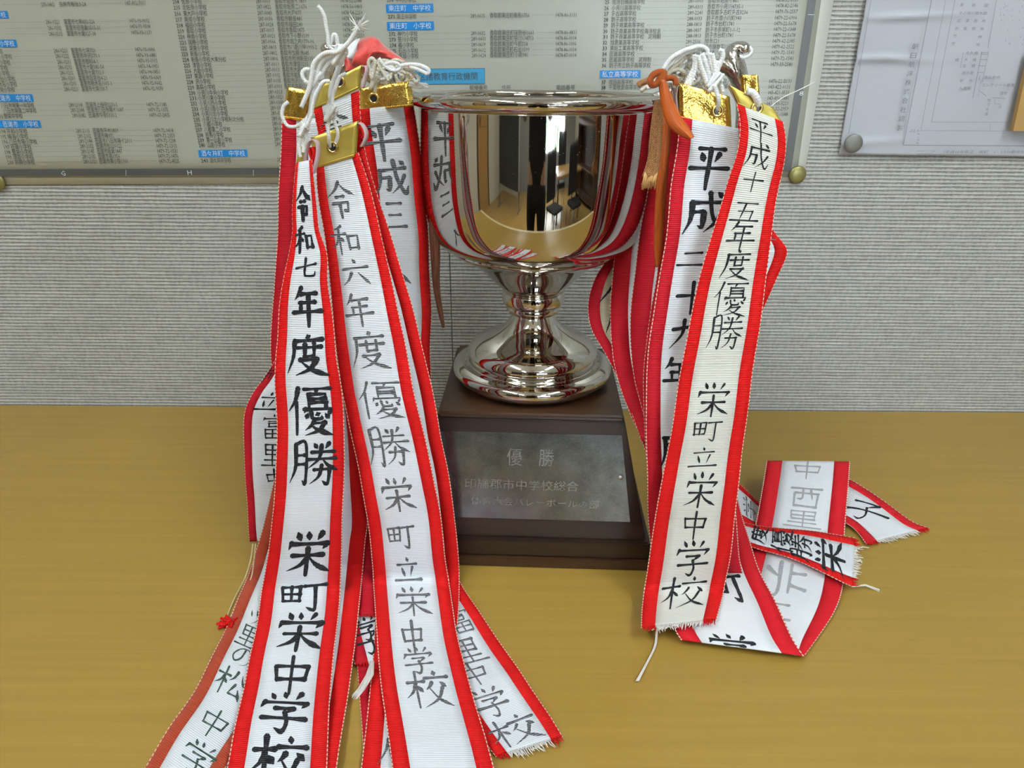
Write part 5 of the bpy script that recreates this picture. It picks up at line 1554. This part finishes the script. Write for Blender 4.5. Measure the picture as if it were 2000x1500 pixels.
mb.build('frayed_threads', M['red'], rf)

# loose white tuft
tf = MB(); rnd = random.Random(6)
for i in range(22):
    a = rnd.uniform(-7, 7)
    q = [atZ(x, y, .011 + rnd.uniform(-.002, .001)) - P2.root.location for x, y in ((727 + a * .4, 1292), (722 + a, 1318), (706 + a, 1345), (692 + a * .8, 1362 + rnd.uniform(-8, 4)))]
    tf.tube(q, [.0006, .0005, .0004, .0002], 4)
o = tf.build('loose_tuft', M['thread']); o['kind'] = 'stuff'; o.parent = P2.root

# ================================================================== ribbons on the right handle
GR = 'ribbons on the right handle'
E = Ribbon('prize_ribbon', 'front right ivory ribbon with red borders written 平成十五年度優勝 in thin strokes, frayed end',
 [(1440, 202, 1528, 238, -0.1227), (1446, 240, 1533, 275, -0.1240), (1441, 293, 1531, 318, -0.1257), (1424, 347, 1522, 362, -0.1274), (1409, 400, 1513, 407, -0.1291), (1387, 467, 1505, 470, -0.1314), (1368, 533, 1498, 535, -0.1337), (1347, 633, 1484, 633, -0.1372), (1328, 733, 1469, 733, -0.1407),
  (1312, 833, 1457, 833, -0.1442), (1297, 917, 1446, 917, -0.1471), (1284, 983, 1438, 983, -0.1494), (1274, 1050, 1431, 1050, -0.1500), (1263, 1117, 1422, 1113, -0.1500), (1254, 1180, 1411, 1168, -0.1500), (1252, 1226, 1399, 1212, -0.1500)],
 zt=.016, whitem='ivory', seed=20, group=GR, frac=.185)
E.write([('平', 1484, 258, 46, 46), ('成', 1479, 310, 50, 56), ('十', 1471, 353, 42, 42), ('五', 1456, 409, 56, 46), ('年', 1447, 457, 56, 60), ('度', 1438, 517, 60, 62), ('優', 1427, 581, 66, 68), ('勝', 1416, 650, 66, 68),
         ('栄', 1392, 780, 66, 68), ('町', 1380, 841, 58, 50), ('立', 1374, 890, 58, 46), ('栄', 1368, 960, 66, 72), ('中', 1357, 1026, 56, 56), ('学', 1352, 1092, 68, 70), ('校', 1334, 1162, 88, 66)], 0.072, 'ink', 22)
E.fray(1, 90, .0045)
DR = Ribbon('prize_ribbon', 'right white ribbon brushed 平成二十九年 in large characters below a bright gold head',
 [(1328, 228, 1466, 256, -0.1037), (1322, 293, 1468, 305, -0.1060), (1311, 360, 1460, 366, -0.1085), (1307, 400, 1456, 404, -0.1101), (1300, 467, 1450, 470, -0.1127), (1289, 533, 1441, 535, -0.1154), (1278, 600, 1432, 600, -0.1180), (1268, 667, 1425, 667, -0.1207),
  (1263, 733, 1422, 733, -0.1233), (1261, 817, 1426, 817, -0.1267), (1263, 900, 1432, 900, -0.1300), (1266, 1017, 1438, 1017, -0.1340), (1273, 1085, 1444, 1085, -0.1340), (1282, 1120, 1451, 1120, -0.1340)],
 zt=.010, redm='crimson', seed=21, group=GR, frac=.175)
DR.write([('平', 1385, 326, 76, 92), ('成', 1380, 415, 88, 92), ('二', 1352, 512, 62, 44), ('十', 1352, 578, 66, 66), ('九', 1340, 650, 66, 62), ('年', 1326, 728, 66, 66), ('度', 1322, 880, 70, 74)], 0.11, 'ink', 23)
S4 = Ribbon('prize_ribbon', 'right ribbon whose red stitched edge shows just left of the 平成二十九 ribbon',
 [(1312, 225, 1400, 232, -0.0836, 0.014), (1309, 266, 1402, 270, -0.0859, 0.014), (1297, 370, 1392, 372, -0.0918, 0.014), (1290, 476, 1388, 478, -0.0978, 0.014), (1283, 533, 1380, 535, -0.1011, 0.012), (1267, 633, 1370, 633, -0.1067, 0.005), (1257, 720, 1362, 720, -0.1117, 0.000), (1257, 800, 1362, 800, -0.1163, 0.000), (1262, 900, 1366, 900, -0.1220, 0.000)],
 redm='crimson', seed=22, group=GR, frac=.34)
S3 = Ribbon('prize_ribbon', 'right ribbon with a bold stitched red border running down beside the cup stem',
 [(1288, 215, 1385, 220, -0.0480, 0.022), (1276, 300, 1378, 302, -0.0527, 0.022), (1264, 374, 1370, 376, -0.0585, 0.022), (1248, 467, 1358, 467, -0.0671, 0.022), (1238, 533, 1350, 533, -0.0739, 0.019), (1232, 600, 1346, 600, -0.0812, 0.013), (1231, 667, 1345, 667, -0.0890, 0.007), (1238, 737, 1350, 735, -0.0973, 0.001), (1250, 785, 1356, 785, -0.1035, 0.000), (1262, 830, 1366, 830, -0.1092, 0.000), (1272, 890, 1372, 890, -0.1172, 0.000)],
 redm='crimson', seed=23, group=GR, frac=.37)
S2 = Ribbon('prize_ribbon', 'right ribbon in shade between the bold red border and the yellowed writing strip',
 [(1216, 400, 1312, 400, -0.0220, 0.018), (1208, 460, 1306, 460, -0.0279, 0.014), (1199, 520, 1300, 520, -0.0366, 0.011), (1192, 600, 1296, 600, -0.0503, 0.006), (1196, 690, 1298, 690, -0.0678, 0.001), (1212, 760, 1310, 760, -0.0827, 0.000), (1235, 820, 1328, 820, -0.0962, 0.000), (1256, 867, 1345, 867, -0.1070, 0.000), (1268, 930, 1356, 930, -0.1150, 0.000)],
 whitem='white', redm='crimson', seed=24, group=GR, frac=.34)
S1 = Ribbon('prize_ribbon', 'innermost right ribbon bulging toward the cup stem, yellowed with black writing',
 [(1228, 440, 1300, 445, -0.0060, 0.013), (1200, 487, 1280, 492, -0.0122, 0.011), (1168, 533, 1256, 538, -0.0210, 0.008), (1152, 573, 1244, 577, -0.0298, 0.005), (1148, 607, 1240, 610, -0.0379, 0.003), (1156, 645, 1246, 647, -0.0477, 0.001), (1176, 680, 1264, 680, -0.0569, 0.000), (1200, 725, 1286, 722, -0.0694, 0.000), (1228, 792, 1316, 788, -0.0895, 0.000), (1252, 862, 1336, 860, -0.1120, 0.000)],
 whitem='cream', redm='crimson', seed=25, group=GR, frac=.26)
S1.write([('中', 1212, 500, 46, 46), ('人', 1200, 560, 50, 66), ('人', 1198, 625, 50, 60), ('立', 1212, 672, 40, 40)], 0.10, 'ink', 26)
T = Ribbon('prize_ribbon', 'right ribbon elbowing out behind the ivory ribbon at its right edge',
 [(1450, 180, 1481, 180, -.060), (1440, 260, 1490, 262, -.062), (1438, 350, 1494, 352, -.070), (1440, 420, 1500, 428, -.078), (1442, 450, 1516, 458, -.082), (1444, 478, 1537, 484, -.085), (1442, 505, 1535, 506, -.087), (1432, 550, 1514, 550, -.09), (1412, 600, 1490, 602, -.09), (1392, 660, 1465, 660, -.09)],
 seed=27, group=GR, frac=.27)
T.write([('二', 1496, 462, 30, 26)], 0.1, 'inkdry', 3)
tab(DR, (1326, 163), (1424, 190), (1428, 262), (1327, 232), -.100, 'foil', eye=(1400, 216))
tab(E, (1424, 167), (1512, 214), (1528, 241), (1441, 204), -.118, 'foilmatte', eye=(1476, 211))
tab(T, (1450, 147), (1479, 147), (1482, 186), (1452, 184), -.060, 'foil')
end_loop(DR, [(1326, 233), (1323, 210), (1321, 190), (1324, 170), (1330, 166), (1331, 185), (1328, 215), (1328, 232)], -.0995)
end_loop(S4, [(1317, 215), (1315, 190), (1311, 170), (1314, 163), (1319, 166), (1319, 190), (1317, 214)], -.084)
end_loop(E, [(1422, 168), (1428, 178), (1434, 195), (1440, 204)], -.118)
OR_ = (1260, 70, 6.667)
Yr = -.095
cord(DR, OR_, [(225, 440), (330, 300), (450, 220), (600, 160), (730, 140), (810, 190), (800, 260)], Yr, .0017)
cord(DR, OR_, [(240, 470), (350, 340), (470, 250), (620, 195), (740, 175), (790, 240)], Yr + .003, .0016)
cord(DR, OR_, [(280, 500), (360, 420), (450, 350), (540, 270), (640, 220)], Yr + .006, .0016, 'cordold')
cord(DR, OR_, [(280, 520), (360, 450), (460, 440), (540, 520), (530, 600)], Yr + .006, .0016, 'cordold')
cord(DR, OR_, [(640, 240), (640, 380), (590, 500), (530, 640)], Yr - .002, .0017)
cord(DR, OR_, [(665, 250), (660, 400), (625, 520), (570, 650)], Yr - .003, .0017)
cord(DR, OR_, [(690, 260), (730, 400), (780, 540), (830, 680), (870, 740)], Yr - .004, .0019)
cord(DR, OR_, [(740, 230), (790, 360), (830, 500), (850, 640), (890, 735)], Yr - .004, .0019)
cord(DR, OR_, [(840, 220), (850, 340), (890, 470), (930, 560)], Yr - .005, .0017)
cord(DR, OR_, [(870, 230), (890, 330), (910, 460), (940, 560)], Yr - .006, .0018)
cord(DR, OR_, [(1000, 180), (1010, 270), (960, 400), (910, 520)], Yr - .006, .0019)
cord(DR, OR_, [(900, 640), (930, 740), (960, 850), (940, 960, .004)], Yr - .010, .0017)
cord(DR, OR_, [(930, 560), (980, 640), (1010, 740)], Yr - .003, .002)
cord(DR, OR_, [(20, 680), (120, 645), (200, 620), (300, 590), (400, 600)], Yr, .0017)
cord(DR, OR_, [(-60, 720), (40, 650), (110, 600), (190, 560)], Yr + .004, .0017, 'cordold')
knot(DR, OR_, (920, 600), Yr - .006, .0062, seed=31)
knot(DR, OR_, (890, 560), Yr - .006, .005, seed=33)
rnd = random.Random(35)
for i in range(26):
    cx, cy = rnd.uniform(320, 880), rnd.uniform(330, 640)
    a = rnd.random() * 6; l = rnd.uniform(60, 140)
    pts = [(cx + math.cos(a + k * 1.0) * l, cy + math.sin(a + k * 1.0) * l * .9, rnd.uniform(-.003, .003)) for k in range(5)]
    cord(S4 if i % 2 else S3, OR_, pts, -.084, .0014, 'cordold' if cx < 560 else 'cord')
cord(E, OR_, [(1330, 720), (1400, 740), (1450, 810), (1475, 900, .003)], -.122, .0027)
cord(T, OR_, [(1210, 265), (1280, 280), (1360, 250), (1385, 190), (1350, 150)], -.012, .0017)
cord(T, OR_, [(960, 180), (1000, 220), (1010, 300)], -.03, .0022)
add_tube('loose_thread', cord_pts([(1505, 208), (1530, 190), (1560, 176), (1592, 160)], -.10), .0003, M['thread'], E.root)
# long loose strands at the bottom corner of the ivory ribbon
tf = MB(); rnd = random.Random(16)
for i in range(9):
    a = rnd.uniform(-2.5, 2.5)
    tf.tube([atZ(x, y, .002 + .012 * max(0, (1245 - y) / 25)) - E.root.location for x, y in crom([(1284 + a, 1230), (1280 + a, 1262), (1264 + a, 1295), (1246 + a * 1.6, 1330)], 5)], .00035, 4)
o = tf.build('loose_strands', M['thread']); o['kind'] = 'stuff'; o.parent = E.root

# ---- ribbons lying on the table at the right
Jr = Ribbon('prize_ribbon', 'wide ribbon reverse on the table under the ivory ribbon, folded at its lower tip',
 [(1296, 930, 1436, 945, .022), (1292, 985, 1441, 975, .020), (1290, 1040, 1455, 1025, .018), (1296, 1110, 1479, 1100, .015), (1304, 1170, 1514, 1172, .013), (1314, 1222, 1547, 1243, .011), (1330, 1249, 1570, 1281, .008)],
 mode='Z', whitem='whiteback', redm='redback', seed=41, group=GR)
Jr.write([('町', 1421, 1145, 66, 64), ('学', 1438, 1262, 110, 60)], 0.12, 'ink', 42)
U = Ribbon('prize_ribbon', 'ribbon folded up like a tent right of the ivory ribbon, faint reversed writing',
 [(1497, 900, 1660, 902, .034), (1491, 938, 1658, 943, .028), (1484, 978, 1654, 988, .019), (1475, 1025, 1650, 1046, .0085), (1465, 1066, 1649, 1100, .0050), (1448, 1125, 1648, 1137, .0045), (1440, 1180, 1634, 1187, .0045), (1455, 1235, 1595, 1248, .0045), (1500, 1272, 1570, 1282, .0045)],
 mode='Z', whitem='whiteback', redm='redback', seed=43, group=GR, frac=.19, wave=.0004)
U.write([('中', 1576, 918, 70, 34), ('西', 1574, 970, 72, 46), ('里', 1568, 1018, 80, 34), ('北', 1532, 1132, 92, 76), ('二', 1522, 1195, 60, 50)], 0.10, 'inkback', 44, mirror=-1)
I_ = Ribbon('prize_ribbon', 'short ribbon lying crosswise over the folded one, black writing and a frayed right end',
 [(1440, 1052, 1440, 1017, .0105), (1470, 1069, 1482, 1026, .0105), (1533, 1086, 1533, 1033, .0105), (1590, 1111, 1592, 1037, .0105), (1640, 1135, 1634, 1043, .0105), (1666, 1147, 1670, 1050, .0100)],
 mode='Z', seed=45, group=GR, frac=.17, wave=.0004)
I_.write([('度', 1483, 1044, 34, 34), ('優', 1523, 1058, 46, 44), ('勝', 1563, 1072, 48, 44), ('栄', 1618, 1090, 70, 62)], 0.12, 'ink', 46)
I_.fray(1, 60, .004)
tf = MB(); rnd = random.Random(18)
for base in (((1664, 1146), (1690, 1143), (1718, 1154)), ((1668, 1075), (1684, 1068), (1697, 1070)), ((1668, 1098), (1680, 1094), (1684, 1099))):
    for i in range(4):
        a = rnd.uniform(-2, 2)
        tf.tube([atZ(x, y + a * k, .006 - .002 * k) - I_.root.location for k, (x, y) in enumerate(base)], .0004, 4)
o = tf.build('loose_strands', M['thread']); o['kind'] = 'stuff'; o.parent = I_.root
X = Ribbon('prize_ribbon', 'ribbon end fanning out at the far right of the pile, frayed edge, character 子',
 [(1560, 1005, 1590, 935, .010), (1606, 1008, 1642, 930, .008), (1638, 1016, 1682, 950, .006), (1664, 1030, 1735, 984, .004), (1680, 1046, 1783, 1019, .003), (1691, 1063, 1814, 1031, .0025)],
 mode='Z', whitem='whiteback', redm='redback', seed=47, group=GR, wave=.0005)
X.write([('子', 1690, 1000, 84, 44)], 0.10, 'ink', 48, rot=1.2)
X.fray(1, 70, .004)
Yb = Ribbon('prize_ribbon', 'ribbon piece peeping out between the ivory ribbon and the tent-folded one',
 [(1424, 1008, 1420, 925, .0075), (1455, 1022, 1455, 953, .007), (1490, 1034, 1498, 995, .006), (1530, 1046, 1540, 1010, .0055)],
 mode='Z', seed=49, group=GR, wave=.0004)
Yb.write([('学', 1462, 994, 40, 30)], 0.09, 'inkdry', 50)

# ================================================================== silk tassels
def silk_strip(root, name, L, R_, Y, m, conv=None, bul=.002, th=.0012):
    if conv: L, R_ = z_(conv, L), z_(conv, R_)
    q = crom([l + r for l, r in zip(L, R_)], 8)
    v = []; f = []; uv = []; NU = 8; acc = 0; last = None
    for i, (a, b, c, d) in enumerate(q):
        p0_, p1_ = atY(a, b, Y), atY(c, d, Y)
        mid = (p0_ + p1_) / 2
        if last is not None: acc += (mid - last).length
        last = mid
        for k in range(NU + 1):
            t = k / NU
            v.append(p0_.lerp(p1_, t) + Vector((0, -bul * math.sin(PI * t), 0)) - root.location)
            uv.append((t * .02, acc))
    for i in range(len(q) - 1):
        for k in range(NU):
            f.append((i * (NU + 1) + k, i * (NU + 1) + k + 1, (i + 1) * (NU + 1) + k + 1, (i + 1) * (NU + 1) + k))
    o = link(name, mesh(v, f, uv, True), M[m]); o.parent = root
    md = o.modifiers.new('thickness', 'SOLIDIFY'); md.thickness = th
    return o
ts = empty('silk_tassel', atY(1290, 160, -.12))
tag(ts, 'orange and tan silk tassel knotted at the right end of the cup rim', 'tassel')
silk_strip(ts, 'orange_tail', [(190, 560), (205, 800), (240, 1000), (320, 1180), (440, 1270), (560, 1330)], [(245, 580), (320, 760), (385, 920), (470, 1080), (555, 1200), (620, 1330)], -.122, 'orange', OR_)
silk_strip(ts, 'braided_tail', [(1281, 196), (1274, 235), (1269, 275), (1266, 310), (1255, 345)], [(1290, 194), (1292, 235), (1290, 275), (1287, 312), (1282, 345)], -.112, 'braid', None, .002)
silk_strip(ts, 'long_orange_tail', [(1290, 200), (1289, 260), (1286, 330), (1281, 400), (1279, 470), (1282, 520)], [(1298, 195), (1307, 260), (1302, 330), (1298, 400), (1292, 470), (1286, 520)], -.090, 'orange', None, .002)
fz = MB(); rnd = random.Random(12)
for i in range(70):
    t = rnd.random()
    x0 = 1257 + t * 24
    fz.tube([atY(x0 + 3, 335, -.113) - ts.location, atY(x0, 350, -.114 + rnd.uniform(-.002, .002)) - ts.location, atY(x0 - 5 + 6 * t + rnd.uniform(-2, 2), 366 + rnd.uniform(-7, 5), -.114 + rnd.uniform(-.003, .003)) - ts.location], [.0006, .0006, .0002], 4)
o = fz.build('braid_fringe', M['tanfringe']); o['kind'] = 'stuff'; o.parent = ts
add_tube('knot_loop', cord_pts(z_(OR_, [(235, 470), (160, 480), (95, 520), (68, 590), (95, 640), (150, 620), (190, 560), (235, 480), (245, 520), (220, 560), (190, 600)]), -.122), .0022, M['orange'], ts)
add_tube('knot_cord', cord_pts(z_(OR_, [(60, 570), (0, 600), (-60, 620), (-90, 650)]), -.112), .002, M['tan'], ts)
add_tube('knot_cord', cord_pts(z_(OR_, [(250, 560), (330, 545), (390, 570), (400, 640)]), -.112), .002, M['orange'], ts)
tb2 = empty('brown_silk_tassel', atY(850, 440, -.02))
tag(tb2, 'dark brown silk tassel hanging between the left ribbons and the cup bowl', 'tassel')
silk_strip(tb2, 'silk_tail', [(842, 400), (840, 450), (843, 500), (848, 560), (858, 610), (866, 638)], [(852, 400), (857, 450), (858, 500), (857, 560), (863, 610), (867, 638)], -.035, 'brownsilk')
